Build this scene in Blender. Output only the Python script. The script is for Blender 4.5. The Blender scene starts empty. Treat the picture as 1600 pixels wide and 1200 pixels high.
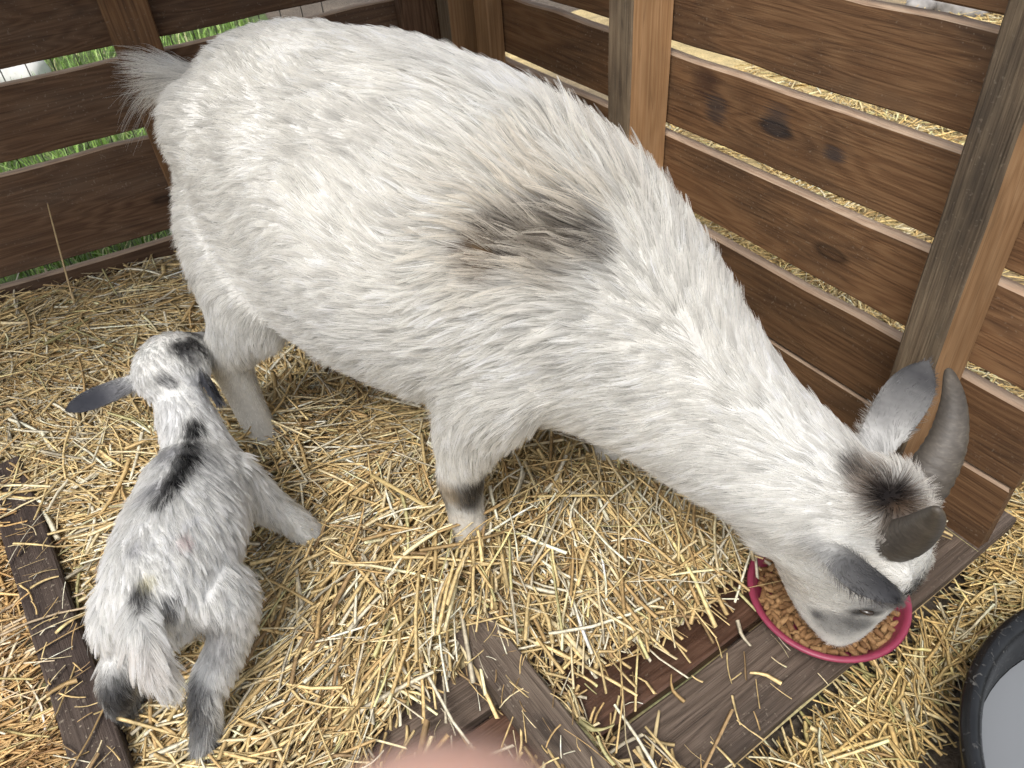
import bpy, bmesh, math, random
import numpy as np
from mathutils import Vector, Matrix
from mathutils.bvhtree import BVHTree

random.seed(7)
RNG = np.random.default_rng(7)
SC = bpy.context.scene
COL = SC.collection
HAIR = 1.0

# ------------------------------------------------------------------ camera
FPX, PITCH, ROLL, CAMH = 1190.0, math.radians(41.0), math.radians(4.8), 1.0   # focal length in pixels of a 1600 px wide frame
FW = np.array([0, math.cos(PITCH), -math.sin(PITCH)])
_r0 = np.array([1.0, 0, 0]); _u0 = np.cross(_r0, FW)
RT = math.cos(ROLL) * _r0 - math.sin(ROLL) * _u0
UP = math.sin(ROLL) * _r0 + math.cos(ROLL) * _u0
CAM = np.array([0, 0, CAMH])
cam_d = bpy.data.cameras.new('camera'); cam = bpy.data.objects.new('camera', cam_d); COL.objects.link(cam)
cam.matrix_world = Matrix(((RT[0], UP[0], -FW[0], 0), (RT[1], UP[1], -FW[1], 0), (RT[2], UP[2], -FW[2], CAMH), (0, 0, 0, 1)))
cam_d.sensor_width = 36.0; cam_d.lens = FPX / 1600.0 * 36.0
cam_d.clip_start = 0.01; cam_d.clip_end = 300.0
cam_d.dof.use_dof = True; cam_d.dof.focus_distance = 1.05; cam_d.dof.aperture_fstop = 13.0
SC.camera = cam

# ------------------------------------------------------------------ light
SUN_EL, SUN_AZ = 58.0, 205.0          # degrees; azimuth clockwise from +Y
world = bpy.data.worlds.new('World'); SC.world = world; world.use_nodes = True
wn = world.node_tree; wn.nodes.clear()
sky = wn.nodes.new('ShaderNodeTexSky'); sky.sky_type = 'NISHITA'; sky.sun_disc = False
sky.sun_elevation = math.radians(SUN_EL); sky.sun_rotation = math.radians(SUN_AZ)
sky.air_density = 1.0; sky.dust_density = 4.0; sky.ozone_density = 1.0
hsv = wn.nodes.new('ShaderNodeHueSaturation'); hsv.inputs['Saturation'].default_value = 0.35   # an overcast, greyed sky
bg = wn.nodes.new('ShaderNodeBackground'); bg.inputs['Strength'].default_value = 0.15
wo = wn.nodes.new('ShaderNodeOutputWorld')
wn.links.new(sky.outputs[0], hsv.inputs['Color']); wn.links.new(hsv.outputs[0], bg.inputs['Color']); wn.links.new(bg.outputs[0], wo.inputs[0])
sun_d = bpy.data.lights.new('sun', 'SUN'); sun_d.energy = 1.3; sun_d.angle = math.radians(25); sun_d.color = (1.0, 0.97, 0.93)
sun = bpy.data.objects.new('sun', sun_d); COL.objects.link(sun)
_sd = Vector((math.sin(math.radians(SUN_AZ)) * math.cos(math.radians(SUN_EL)), math.cos(math.radians(SUN_AZ)) * math.cos(math.radians(SUN_EL)), math.sin(math.radians(SUN_EL))))
sun.rotation_euler = _sd.to_track_quat('Z', 'Y').to_euler(); sun.location = _sd * 20

vs = SC.view_settings
vs.view_transform = 'Standard'; vs.look = 'None'; vs.gamma = 1.0; vs.use_curve_mapping = False
vs.exposure = 0.60
SC.cycles.max_bounces = 8; SC.cycles.diffuse_bounces = 3; SC.cycles.glossy_bounces = 3; SC.cycles.transmission_bounces = 6
SC.cycles.use_adaptive_sampling = True; SC.cycles.adaptive_threshold = 0.02
SC.cycles.caustics_reflective = False; SC.cycles.caustics_refractive = False

# ------------------------------------------------------------------ helpers
def ray(px, py):
    return FW + RT * (px - 800) / FPX - UP * (py - 600) / FPX
def at(px, py, z=0.0):
    """World point at height z seen at that pixel of the photograph (used to measure the place)."""
    d = ray(px, py); return CAM + d * ((z - CAMH) / d[2])
def proj(p):
    v = np.asarray(p, float) - CAM; zz = v @ FW
    return 800 + FPX * (v @ RT) / zz, 600 - FPX * (v @ UP) / zz

def link(o, parent=None):
    COL.objects.link(o)
    if parent is not None:
        o.parent = parent
    return o
def mesh_obj(name, verts, faces, mat=None, parent=None, smooth=False):
    me = bpy.data.meshes.new(name)
    me.from_pydata([tuple(map(float, v)) for v in verts], [], [tuple(int(i) for i in f) for f in faces]); me.update()
    if smooth:
        me.shade_smooth()
    if mat: me.materials.append(mat)
    o = bpy.data.objects.new(name, me)
    return link(o, parent)
def np_mesh(name, V, Q, mat, cols=None, parent=None, smooth=False):
    """big mesh from arrays: V (n,3), Q (m,k)"""
    me = bpy.data.meshes.new(name); k = Q.shape[1]
    me.vertices.add(len(V)); me.vertices.foreach_set('co', V.astype(np.float32).ravel())
    me.loops.add(Q.size); me.loops.foreach_set('vertex_index', Q.astype(np.int32).ravel())
    me.polygons.add(len(Q)); me.polygons.foreach_set('loop_start', np.arange(0, Q.size, k, dtype=np.int32))
    me.update(calc_edges=True)
    if cols is not None:
        a = me.attributes.new('col', 'FLOAT_COLOR', 'POINT')
        c = np.ones((len(V), 4), np.float32); c[:, :3] = cols; a.data.foreach_set('color', c.ravel())
    if smooth: me.shade_smooth()
    me.materials.append(mat)
    return link(bpy.data.objects.new(name, me), parent)
def empty(name, loc=(0, 0, 0), rz=0.0):
    o = bpy.data.objects.new(name, None); o.location = loc; o.rotation_euler = (0, 0, rz); o.empty_display_size = 0.1
    return link(o)
def tag(o, label=None, cat=None, group=None, kind=None):
    if label: o['label'] = label
    if cat: o['category'] = cat
    if group: o['group'] = group
    if kind: o['kind'] = kind
    return o
def catmull(P, n):
    P = np.asarray(P, float); m = len(P); out = []
    t = np.linspace(0, m - 1, n)
    for u in t:
        i = min(int(u), m - 2); f = u - i
        p0, p1, p2, p3 = P[max(i - 1, 0)], P[i], P[i + 1], P[min(i + 2, m - 1)]
        out.append(0.5 * ((2 * p1) + (-p0 + p2) * f + (2 * p0 - 5 * p1 + 4 * p2 - p3) * f * f + (-p0 + 3 * p1 - 3 * p2 + p3) * f ** 3))
    return np.array(out)
def loft(stations, side=(0, 1, 0), n=36, seg=24, flip=False):
    """stations: (x,y,z, half_side, half_normal). Closed tube, rings square to the path, ellipse axes 'side' and its normal."""
    S = catmull(stations, n); C = S[:, :3]
    T = np.gradient(C, axis=0); T /= np.linalg.norm(T, axis=1)[:, None]
    V = []; F = []
    side = np.asarray(side, float)
    for i in range(n):
        s = side - T[i] * (side @ T[i]); s /= np.linalg.norm(s); nn = np.cross(T[i], s)
        a = np.linspace(0, 2 * math.pi, seg, endpoint=False)
        V.extend(C[i] + np.outer(np.cos(a), s) * max(S[i, 3], 1e-3) + np.outer(np.sin(a), nn) * max(S[i, 4], 1e-3))
    for i in range(n - 1):
        for j in range(seg):
            k = (j + 1) % seg
            F.append((i * seg + j, i * seg + k, (i + 1) * seg + k, (i + 1) * seg + j))
    F.append(tuple(range(seg))[::-1]); F.append(tuple((n - 1) * seg + j for j in range(seg)))
    return V, F
def ball(c, r, seg=16):
    bm = bmesh.new(); bmesh.ops.create_uvsphere(bm, u_segments=seg, v_segments=seg // 2 + 2, radius=1.0)
    V = [np.array(v.co) * np.asarray(r) + np.asarray(c) for v in bm.verts]; F = [tuple(v.index for v in f.verts) for f in bm.faces]
    bm.free(); return V, F
def join(parts):
    V = []; F = []
    for v, f in parts:
        b = len(V); V.extend(v); F.extend(tuple(i + b for i in q) for q in f)
    return V, F
def fuse(name, parts, mat, parent, voxel=0.008, smooth=6):
    """several closed lofts grown into one continuous skin"""
    V, F = join(parts)
    o = mesh_obj(name, V, F, mat, None)
    m = o.modifiers.new('r', 'REMESH'); m.mode = 'VOXEL'; m.voxel_size = voxel; m.use_smooth_shade = True
    s = o.modifiers.new('s', 'SMOOTH'); s.factor = 0.5; s.iterations = smooth
    bpy.context.view_layer.update()
    dg = bpy.context.evaluated_depsgraph_get()
    me = bpy.data.meshes.new_from_object(o.evaluated_get(dg))
    bpy.data.objects.remove(o)
    me.name = name; me.materials.clear(); me.materials.append(mat); me.shade_smooth()
    return link(bpy.data.objects.new(name, me), parent)

# smooth pseudo noise on points, roughly -1..1
class Noise:
    def __init__(s, seed, n=10):
        r = np.random.default_rng(seed); s.k = r.normal(size=(n, 3)); s.p = r.uniform(0, 6.28, n)
    def __call__(s, P, f):
        return np.sin(P @ (s.k.T * f) + s.p).sum(1) / math.sqrt(len(s.p) / 2) * 0.6

# ------------------------------------------------------------------ materials
def new_mat(name):
    m = bpy.data.materials.new(name); m.use_nodes = True; nt = m.node_tree
    return m, nt, nt.nodes, nt.nodes['Principled BSDF']
def L(nt, a, b): nt.links.new(a, b)
def ramp(nt, stops, fac=None):
    r = nt.nodes.new('ShaderNodeValToRGB'); e = r.color_ramp.elements
    while len(e) < len(stops): e.new(0.5)
    for el, (p, c) in zip(e, stops):
        el.position = p; el.color = (*c, 1) if len(c) == 3 else c
    if fac is not None: L(nt, fac, r.inputs[0])
    return r
def mixc(nt, fac, a, b, mode='MIX'):
    m = nt.nodes.new('ShaderNodeMix'); m.data_type = 'RGBA'; m.blend_type = mode
    for s, v in ((m.inputs[0], fac), (m.inputs[6], a), (m.inputs[7], b)):
        if hasattr(v, 'is_linked'): L(nt, v, s)
        elif isinstance(v, tuple): s.default_value = (*v, 1) if len(v) == 3 else v
        else: s.default_value = v
    return m.outputs[2]
def mth(nt, op, a, b=None, clamp=False):
    m = nt.nodes.new('ShaderNodeMath'); m.operation = op; m.use_clamp = clamp
    for i, v in enumerate((a, b)):
        if v is None: continue
        if hasattr(v, 'is_linked'): L(nt, v, m.inputs[i])
        else: m.inputs[i].default_value = v
    return m.outputs[0]

def wood(name, dark, mid, light, dirt=(0.03, 0.025, 0.02), dirt_amt=0.5, rough=0.75, bump=0.35, knots=True, wet=0.0, specks=0.3, stains=()):
    m, nt, N, B = new_mat(name)
    tc = N.new('ShaderNodeTexCoord'); oi = N.new('ShaderNodeObjectInfo')
    off = N.new('ShaderNodeVectorMath'); off.operation = 'SCALE'; off.inputs['Scale'].default_value = 37.0
    cmb = N.new('ShaderNodeCombineXYZ')
    for i in range(3): L(nt, oi.outputs['Random'], cmb.inputs[i])
    L(nt, cmb.outputs[0], off.inputs[0])
    add = N.new('ShaderNodeVectorMath'); add.operation = 'ADD'; L(nt, tc.outputs['Object'], add.inputs[0]); L(nt, off.outputs[0], add.inputs[1])
    P = add.outputs[0]
    # knots: sparse cells that push the grain aside
    kmap = N.new('ShaderNodeMapping'); kmap.inputs['Scale'].default_value = (2.6, 7.0, 7.0); L(nt, P, kmap.inputs[0])
    vor = N.new('ShaderNodeTexVoronoi'); vor.inputs['Scale'].default_value = 1.0; vor.inputs['Randomness'].default_value = 1.0; L(nt, kmap.outputs[0], vor.inputs['Vector'])
    kr = ramp(nt, [(0.0, (1, 1, 1)), (0.24, (0.5, 0.5, 0.5)), (0.5, (0, 0, 0))], vor.outputs['Distance'])
    kcore = ramp(nt, [(0.0, (0.7, 0.7, 0.7)), (0.05, (0.55, 0.55, 0.55)), (0.075, (1, 1, 1)), (0.11, (0, 0, 0))], vor.outputs['Distance'])
    # grain
    gm = N.new('ShaderNodeMapping'); gm.inputs['Scale'].default_value = (1.0, 14.0, 14.0); L(nt, P, gm.inputs[0])
    n1 = N.new('ShaderNodeTexNoise'); n1.inputs['Scale'].default_value = 2.2; n1.inputs['Detail'].default_value = 1; L(nt, gm.outputs[0], n1.inputs['Vector'])
    wsum = mth(nt, 'MULTIPLY_ADD', kr.outputs[0], 0.55); wsum.node.inputs[2].default_value = 0.0
    L(nt, n1.outputs[0], wsum.node.inputs[2])
    band = mth(nt, 'SINE', mth(nt, 'MULTIPLY', wsum, 42.0))
    band = mth(nt, 'MULTIPLY_ADD', band, 0.5); band.node.inputs[2].default_value = 0.5
    fm = N.new('ShaderNodeMapping'); fm.inputs['Scale'].default_value = (2.2, 170.0, 170.0); L(nt, P, fm.inputs[0])
    n2 = N.new('ShaderNodeTexNoise'); n2.inputs['Scale'].default_value = 2.0; n2.inputs['Detail'].default_value = 3.5; n2.inputs['Roughness'].default_value = 0.7; L(nt, fm.outputs[0], n2.inputs['Vector'])
    g = mth(nt, 'ADD', mth(nt, 'MULTIPLY', band, 0.24), mth(nt, 'MULTIPLY', n2.outputs[0], 0.9))
    col = ramp(nt, [(0.15, dark), (0.5, mid), (0.95, light)], g).outputs[0]
    if knots:
        col = mixc(nt, mth(nt, 'MULTIPLY', kcore.outputs[0], 0.75), col, tuple(c * 0.35 for c in dark))
    cm_ = N.new('ShaderNodeMapping'); cm_.inputs['Scale'].default_value = (1.1, 42.0, 42.0); L(nt, P, cm_.inputs[0])
    n6 = N.new('ShaderNodeTexNoise'); n6.inputs['Scale'].default_value = 1.7; n6.inputs['Detail'].default_value = 2; L(nt, cm_.outputs[0], n6.inputs['Vector'])
    ck_ = ramp(nt, [(0.485, (0, 0, 0)), (0.5, (1, 1, 1)), (0.515, (0, 0, 0))], n6.outputs[0])
    col = mixc(nt, mth(nt, 'MULTIPLY', ck_.outputs[0], 0.38), col, tuple(c * 0.5 for c in dark))
    # broad stains
    n3 = N.new('ShaderNodeTexNoise'); n3.inputs['Scale'].default_value = 5.0; n3.inputs['Detail'].default_value = 4; n3.inputs['Roughness'].default_value = 0.62
    sm = N.new('ShaderNodeMapping'); sm.inputs['Scale'].default_value = (0.8, 2.2, 2.2); L(nt, P, sm.inputs[0]); L(nt, sm.outputs[0], n3.inputs['Vector'])
    st = ramp(nt, [(0.46, (0, 0, 0)), (0.66, (1, 1, 1))], n3.outputs[0])
    col = mixc(nt, mth(nt, 'MULTIPLY', st.outputs[0], dirt_amt), col, dirt)
    for (sx, sz, rx, rz, sc_) in stains:
        mp_ = N.new('ShaderNodeMapping'); mp_.vector_type = 'TEXTURE'; mp_.inputs['Location'].default_value = (sx, 0, sz); mp_.inputs['Scale'].default_value = (rx, 1.0, rz); L(nt, tc.outputs['Object'], mp_.inputs[0])
        ln_ = N.new('ShaderNodeVectorMath'); ln_.operation = 'LENGTH'; L(nt, mp_.outputs[0], ln_.inputs[0])
        dd_ = mth(nt, 'ADD', ln_.outputs['Value'], mth(nt, 'MULTIPLY', mth(nt, 'SUBTRACT', n2.outputs[0], 0.5), 1.6))
        sr_ = ramp(nt, [(0.45, (1, 1, 1)), (1.0, (0, 0, 0))], dd_)
        col = mixc(nt, mth(nt, 'MULTIPLY', sr_.outputs[0], 0.65), col, sc_)
    # per-board tone
    tone = mth(nt, 'MULTIPLY_ADD', oi.outputs['Random'], 0.5); tone.node.inputs[2].default_value = 0.75
    hs = N.new('ShaderNodeHueSaturation'); L(nt, col, hs.inputs['Color']); L(nt, tone, hs.inputs['Value'])
    col = hs.outputs[0]
    # pale chaff specks and dust
    n4 = N.new('ShaderNodeTexNoise'); n4.inputs['Scale'].default_value = 190.0; n4.inputs['Detail'].default_value = 1; L(nt, P, n4.inputs['Vector'])
    sp = ramp(nt, [(0.66, (0, 0, 0)), (0.72, (1, 1, 1))], n4.outputs[0])
    spm = mth(nt, 'MULTIPLY', sp.outputs[0], ramp(nt, [(0.42, (0, 0, 0)), (0.62, (1, 1, 1))], n3.outputs[0]).outputs[0])
    col = mixc(nt, mth(nt, 'MULTIPLY', spm, specks), col, (0.34, 0.29, 0.22))
    L(nt, col, B.inputs['Base Color'])
    rr = mth(nt, 'MULTIPLY_ADD', n3.outputs[0], -0.3 - wet); rr.node.inputs[2].default_value = rough + 0.15
    L(nt, rr, B.inputs['Roughness'])
    B.inputs['Specular IOR Level'].default_value = 0.35
    bp = N.new('ShaderNodeBump'); bp.inputs['Strength'].default_value = bump; bp.inputs['Distance'].default_value = 0.004
    L(nt, n2.outputs[0], bp.inputs['Height']); L(nt, bp.outputs[0], B.inputs['Normal'])
    return m

def attr_mat(name, rough=0.6, spec=0.3, noise=0.0, sss=False, trans=0.0):
    m, nt, N, B = new_mat(name)
    a = N.new('ShaderNodeAttribute'); a.attribute_name = 'col'
    col = a.outputs['Color']
    if noise:
        n = N.new('ShaderNodeTexNoise'); n.inputs['Scale'].default_value = 140; n.inputs['Detail'].default_value = 1
        tc = N.new('ShaderNodeTexCoord'); L(nt, tc.outputs['Object'], n.inputs['Vector'])
        r = ramp(nt, [(0.3, (1 - noise,) * 3), (0.7, (1 + noise * 0.4,) * 3)], n.outputs[0])
        col = mixc(nt, 1.0, col, r.outputs[0], 'MULTIPLY')
    L(nt, col, B.inputs['Base Color']); B.inputs['Roughness'].default_value = rough; B.inputs['Specular IOR Level'].default_value = spec
    return m

def plain(name, col, rough=0.5, spec=0.4, var=0.15, scale=30.0, bump=0.0, metal=0.0):
    m, nt, N, B = new_mat(name)
    tc = N.new('ShaderNodeTexCoord'); n = N.new('ShaderNodeTexNoise'); n.inputs['Scale'].default_value = scale; n.inputs['Detail'].default_value = 6
    L(nt, tc.outputs['Object'], n.inputs['Vector'])
    r = ramp(nt, [(0.3, tuple(c * (1 - var) for c in col)), (0.7, tuple(min(c * (1 + var), 1) for c in col))], n.outputs[0])
    L(nt, r.outputs[0], B.inputs['Base Color']); B.inputs['Roughness'].default_value = rough; B.inputs['Specular IOR Level'].default_value = spec; B.inputs['Metallic'].default_value = metal
    if bump:
        b = N.new('ShaderNodeBump'); b.inputs['Strength'].default_value = bump; b.inputs['Distance'].default_value = 0.003; L(nt, n.outputs[0], b.inputs['Height']); L(nt, b.outputs[0], B.inputs['Normal'])
    return m

M_PLANK = wood('weathered_brown_plank', (0.050, 0.023, 0.010), (0.155, 0.079, 0.035), (0.25, 0.142, 0.068), dirt=(0.035, 0.024, 0.017), dirt_amt=0.55)
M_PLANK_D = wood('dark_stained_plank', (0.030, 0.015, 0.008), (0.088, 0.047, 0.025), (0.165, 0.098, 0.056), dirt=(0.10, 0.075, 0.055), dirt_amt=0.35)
M_GREY = wood('grey_weathered_stud', (0.055, 0.038, 0.024), (0.17, 0.122, 0.076), (0.29, 0.22, 0.14), dirt=(0.035, 0.027, 0.02), dirt_amt=0.7, bump=0.8, specks=0.2)
M_NEW = wood('fresh_yellow_stud', (0.22, 0.115, 0.048), (0.38, 0.215, 0.10), (0.50, 0.31, 0.16), dirt=(0.13, 0.07, 0.03), dirt_amt=0.35, bump=0.15, specks=0.0)
M_FLOOR = wood('grey_floor_plank', (0.035, 0.024, 0.017), (0.10, 0.072, 0.053), (0.18, 0.135, 0.105), dirt=(0.030, 0.022, 0.017), dirt_amt=0.6, bump=0.8, specks=0.35)
M_WET = wood('damp_red_floor_plank', (0.032, 0.015, 0.009), (0.090, 0.046, 0.029), (0.15, 0.085, 0.058), dirt=(0.02, 0.012, 0.009), dirt_amt=0.5, rough=0.5, wet=0.35, specks=0.15)
M_BEAM = wood('muddy_beam', (0.045, 0.032, 0.023), (0.115, 0.085, 0.063), (0.19, 0.15, 0.115), dirt=(0.045, 0.03, 0.022), dirt_amt=0.7, bump=0.8, specks=0.6)
M_DBEAM = wood('dark_muddy_beam', (0.018, 0.012, 0.010), (0.048, 0.033, 0.027), (0.085, 0.062, 0.05), dirt=(0.11, 0.082, 0.062), dirt_amt=0.45, bump=0.8, specks=0.7)
M_STRAW = attr_mat('straw', rough=0.55, spec=0.28, noise=0.3)
M_GRASS = attr_mat('grass', rough=0.5, spec=0.4)

# ------------------------------------------------------------------ ground
def soil_mat():
    m, nt, N, B = new_mat('soil')
    tc = N.new('ShaderNodeTexCoord')
    n = N.new('ShaderNodeTexNoise'); n.inputs['Scale'].default_value = 7; n.inputs['Detail'].default_value = 10; n.inputs['Roughness'].default_value = 0.65; L(nt, tc.outputs['Object'], n.inputs['Vector'])
    n2 = N.new('ShaderNodeTexNoise'); n2.inputs['Scale'].default_value = 90; n2.inputs['Detail'].default_value = 6; L(nt, tc.outputs['Object'], n2.inputs['Vector'])
    c = ramp(nt, [(0.3, (0.045, 0.034, 0.025)), (0.55, (0.105, 0.08, 0.058)), (0.75, (0.17, 0.135, 0.10))], n.outputs[0]).outputs[0]
    c = mixc(nt, 0.35, c, ramp(nt, [(0.35, (0.05, 0.04, 0.03)), (0.65, (0.24, 0.2, 0.15))], n2.outputs[0]).outputs[0])
    L(nt, c, B.inputs['Base Color']); B.inputs['Roughness'].default_value = 0.95
    b = N.new('ShaderNodeBump'); b.inputs['Strength'].default_value = 0.7; b.inputs['Distance'].default_value = 0.01; L(nt, n2.outputs[0], b.inputs['Height']); L(nt, b.outputs[0], B.inputs['Normal'])
    return m
GZ = -0.10
def ground():
    xs = np.concatenate([np.linspace(-120, -4, 8), np.linspace(-3.5, 3.5, 60), np.linspace(4, 120, 8)])
    X, Y = np.meshgrid(xs, xs + 1.5); P = np.stack([X.ravel(), Y.ravel(), np.zeros(X.size)], 1)
    nz = Noise(3); P[:, 2] = GZ - 0.02 + 0.012 * nz(P, 3.0)
    n = len(xs); idx = np.arange(n * n).reshape(n, n)
    Q = np.stack([idx[:-1, :-1].ravel(), idx[:-1, 1:].ravel(), idx[1:, 1:].ravel(), idx[1:, :-1].ravel()], 1)
    return tag(np_mesh('ground', P, Q, soil_mat(), smooth=True), kind='structure', label='bare brown soil around the goat pen')
ground()

# ------------------------------------------------------------------ planks and posts
def plank_mesh(name, Lx, W, T, seed, mat, wob=0.0011, bev=0.003, nseg=None):
    """board along +X from 0..Lx, width along Z (centred), thickness along Y (centred); slightly uneven edges"""
    r = np.random.default_rng(seed); nseg = nseg or max(3, int(Lx / 0.1))
    xs = np.linspace(0, Lx, nseg + 1); b = bev
    ring = np.array([(-T/2 + b, -W/2), (T/2 - b, -W/2), (T/2, -W/2 + b), (T/2, W/2 - b), (T/2 - b, W/2), (-T/2 + b, W/2), (-T/2, W/2 - b), (-T/2, -W/2 + b)])
    V = []; F = []; k = 8
    lo = r.normal(0, wob, nseg + 1); hi = r.normal(0, wob, nseg + 1); fy = np.cumsum(r.normal(0, wob * 0.3, nseg + 1))
    for i, x in enumerate(xs):
        for y, z in ring:
            V.append((x + (r.normal(0, 0.001) if i in (0, nseg) else 0), y + fy[i], z + (hi[i] if z > 0 else lo[i])))
    for i in range(nseg):
        for j in range(k):
            F.append((i * k + j, i * k + (j + 1) % k, (i + 1) * k + (j + 1) % k, (i + 1) * k + j))
    F.append(tuple(range(k))[::-1]); F.append(tuple(nseg * k + j for j in range(k)))
    me = bpy.data.meshes.new(name); me.from_pydata(V, [], F); me.update(); me.materials.append(mat)
    bm = bmesh.new(); bm.from_mesh(me); bmesh.ops.recalc_face_normals(bm, faces=bm.faces); bm.to_mesh(me); bm.free()
    return me
def board(name, p0, p1, W, T, wide_dir, mat, parent, seed):
    """board from p0 to p1; wide_dir: direction of its width"""
    p0 = np.asarray(p0, float); p1 = np.asarray(p1, float); x = p1 - p0; Lx = np.linalg.norm(x); x /= Lx
    z = np.asarray(wide_dir, float); z = z - x * (z @ x); z /= np.linalg.norm(z); y = np.cross(z, x)
    o = link(bpy.data.objects.new(name, plank_mesh(name, Lx, W, T, seed, mat)))
    o.matrix_world = Matrix(((x[0], y[0], z[0], p0[0]), (x[1], y[1], z[1], p0[1]), (x[2], y[2], z[2], p0[2]), (0, 0, 0, 1)))
    if parent is not None:
        o.parent = parent; o.matrix_parent_inverse = parent.matrix_world.inverted()
    return o

PA, PK, PB = at(0, 500), at(738, 295), at(1540, 865)          # wall base: left wall A..K, right wall K..B
DL = (PK - PA) / np.linalg.norm(PK - PA); NL = np.array([DL[1], -DL[0], 0])      # inward normals
DR = (PB - PK) / np.linalg.norm(PB - PK); NR = np.array([DR[1], -DR[0], 0])
Zv = np.array([0, 0, 1.0])
def LW(s, z, t=0.0): return PA + DL * s + NL * t + Zv * z
def RW(s, z, t=0.0): return PK + DR * s + NR * t + Zv * z

lw = empty('slat_wall', LW(0.5, GZ)); tag(lw, 'dark brown slatted board wall at the left with grass showing through its gaps', 'wall')
bpy.context.view_layer.update()
TB = 0.022
for i, (z0, z1, za, zb) in enumerate([(0.715, 0.88, .72, .885), (0.522, 0.70, .548, .71), (0.348, 0.495, .366, .520), (0.095, 0.318, .125, .352), (-0.095, 0.068, -0.08, 0.105)]):
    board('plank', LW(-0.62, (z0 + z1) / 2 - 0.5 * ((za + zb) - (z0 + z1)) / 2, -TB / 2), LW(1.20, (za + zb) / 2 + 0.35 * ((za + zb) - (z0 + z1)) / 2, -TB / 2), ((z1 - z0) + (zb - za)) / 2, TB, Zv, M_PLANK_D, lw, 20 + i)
for i, s in enumerate((0.513, -0.35)):
    p = board('post', LW(s, -0.1, 0.021), LW(s, 1.18, 0.021), 0.092, 0.04, DL, M_PLANK, lw, 40 + i)
board('corner_post', LW(1.13, -0.1, 0.021), LW(1.13, 1.18, 0.021), 0.09, 0.04, DL, M_PLANK_D, lw, 43)

rw = empty('slat_wall', RW(0.8, GZ)); tag(rw, 'long brown slatted board wall behind the big goat with straw showing through its gaps', 'wall')
bpy.context.view_layer.update()
def rw_sz(px, py):
    r = ray(px, py); t = ((PK - CAM) @ NR) / (r @ NR); X = CAM + r * t
    return float((X - PK) @ DR), float(X[2])
_w = lambda px, py, z: (rw_sz(px, py)[0] - 0.03, rw_sz(px, py)[1] - z)
M_PLANK_S = wood('stained_brown_plank', (0.050, 0.023, 0.010), (0.155, 0.079, 0.035), (0.25, 0.142, 0.068), dirt=(0.035, 0.024, 0.017), dirt_amt=0.5,
                 stains=[(*_w(1212, 192, .4965), .035, .030, (0.022, 0.024, 0.028)), (*_w(1100, 128, .4965), .040, .032, (0.045, 0.022, 0.014)), (*_w(1118, 170, .4965), .030, .030, (0.022, 0.024, 0.028)), (*_w(1302, 243, .4965), .025, .014, (0.03, 0.03, 0.033))])
for i, (z0, z1) in enumerate([(0.715, 0.85), (0.578, 0.701), (0.436, 0.557), (0.290, 0.416), (0.128, 0.262), (-0.02, 0.124)]):
    j = 0.004
    board('plank', RW(0.03, (z0 + z1) / 2 - 0.008, -TB / 2), RW(1.535 + random.uniform(-.006, .006), (z0 + z1) / 2 + 0.004, -TB / 2), z1 - z0, TB, Zv, M_PLANK_S if i == 2 else M_PLANK, rw, 60 + i)
M_EDGE = wood('pale_sunlit_plank_edge', (0.22, 0.14, 0.09), (0.40, 0.28, 0.19), (0.52, 0.40, 0.29), dirt=(0.12, 0.085, 0.06), dirt_amt=0.4, bump=0.3, knots=False, specks=0.0)  # pale fresh-cut wood, with sunlight on the top edges painted in
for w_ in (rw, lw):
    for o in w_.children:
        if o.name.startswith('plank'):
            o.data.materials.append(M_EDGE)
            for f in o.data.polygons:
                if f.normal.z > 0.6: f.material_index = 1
def stud(name, s0, s1, t, lean, seed, z0, z1, grey=True):
    """2x4 on edge: a grey weathered narrow face toward the pen, fresh-cut wide faces"""
    sm = (s0 + s1) / 2
    o = board(name, RW(sm + lean, z0, t / 2 + 0.001), RW(sm - lean, z1, t / 2 + 0.001), s1 - s0, t, DR, M_NEW, rw, seed)
    me = o.data; me.materials.append(M_GREY)
    for f in me.polygons:
        # inward face of the board: local y is cross(z,x)
        nw = o.matrix_world.to_3x3() @ f.normal
        if grey and nw.dot(Vector(NR)) > 0.55: f.material_index = 1
    return o
stud('post', 0.722, 0.784, 0.090, 0.004, 80, -0.1, 0.95)
stud('post', 1.357, 1.412, 0.090, 0.010, 81, -0.1, 0.95)
stud('post', 0.085, 0.135, 0.085, 0.0, 82, -0.1, 0.95)
stud('post', 0.175, 0.236, 0.040, 0.0, 83, -0.1, 0.95, grey=False)

# low board cover added out of view to shade the back corner of the pen
def shade_roof():
    r0 = empty('shade_roof', LW(0.6, 1.2)); tag(r0, 'unseen low board cover added to shade the back corner of the pen', kind='structure')
    bpy.context.view_layer.update()
    for i in range(SHADE_ROOF_N):
        a = LW(-0.75, 1.20 + 0.012 * i, -0.06 + 0.155 * i); b = LW(1.26, 1.20 + 0.012 * i, -0.06 + 0.155 * i)
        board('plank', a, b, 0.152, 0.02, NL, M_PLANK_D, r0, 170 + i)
SHADE_ROOF_N = 7
shade_roof()

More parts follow.
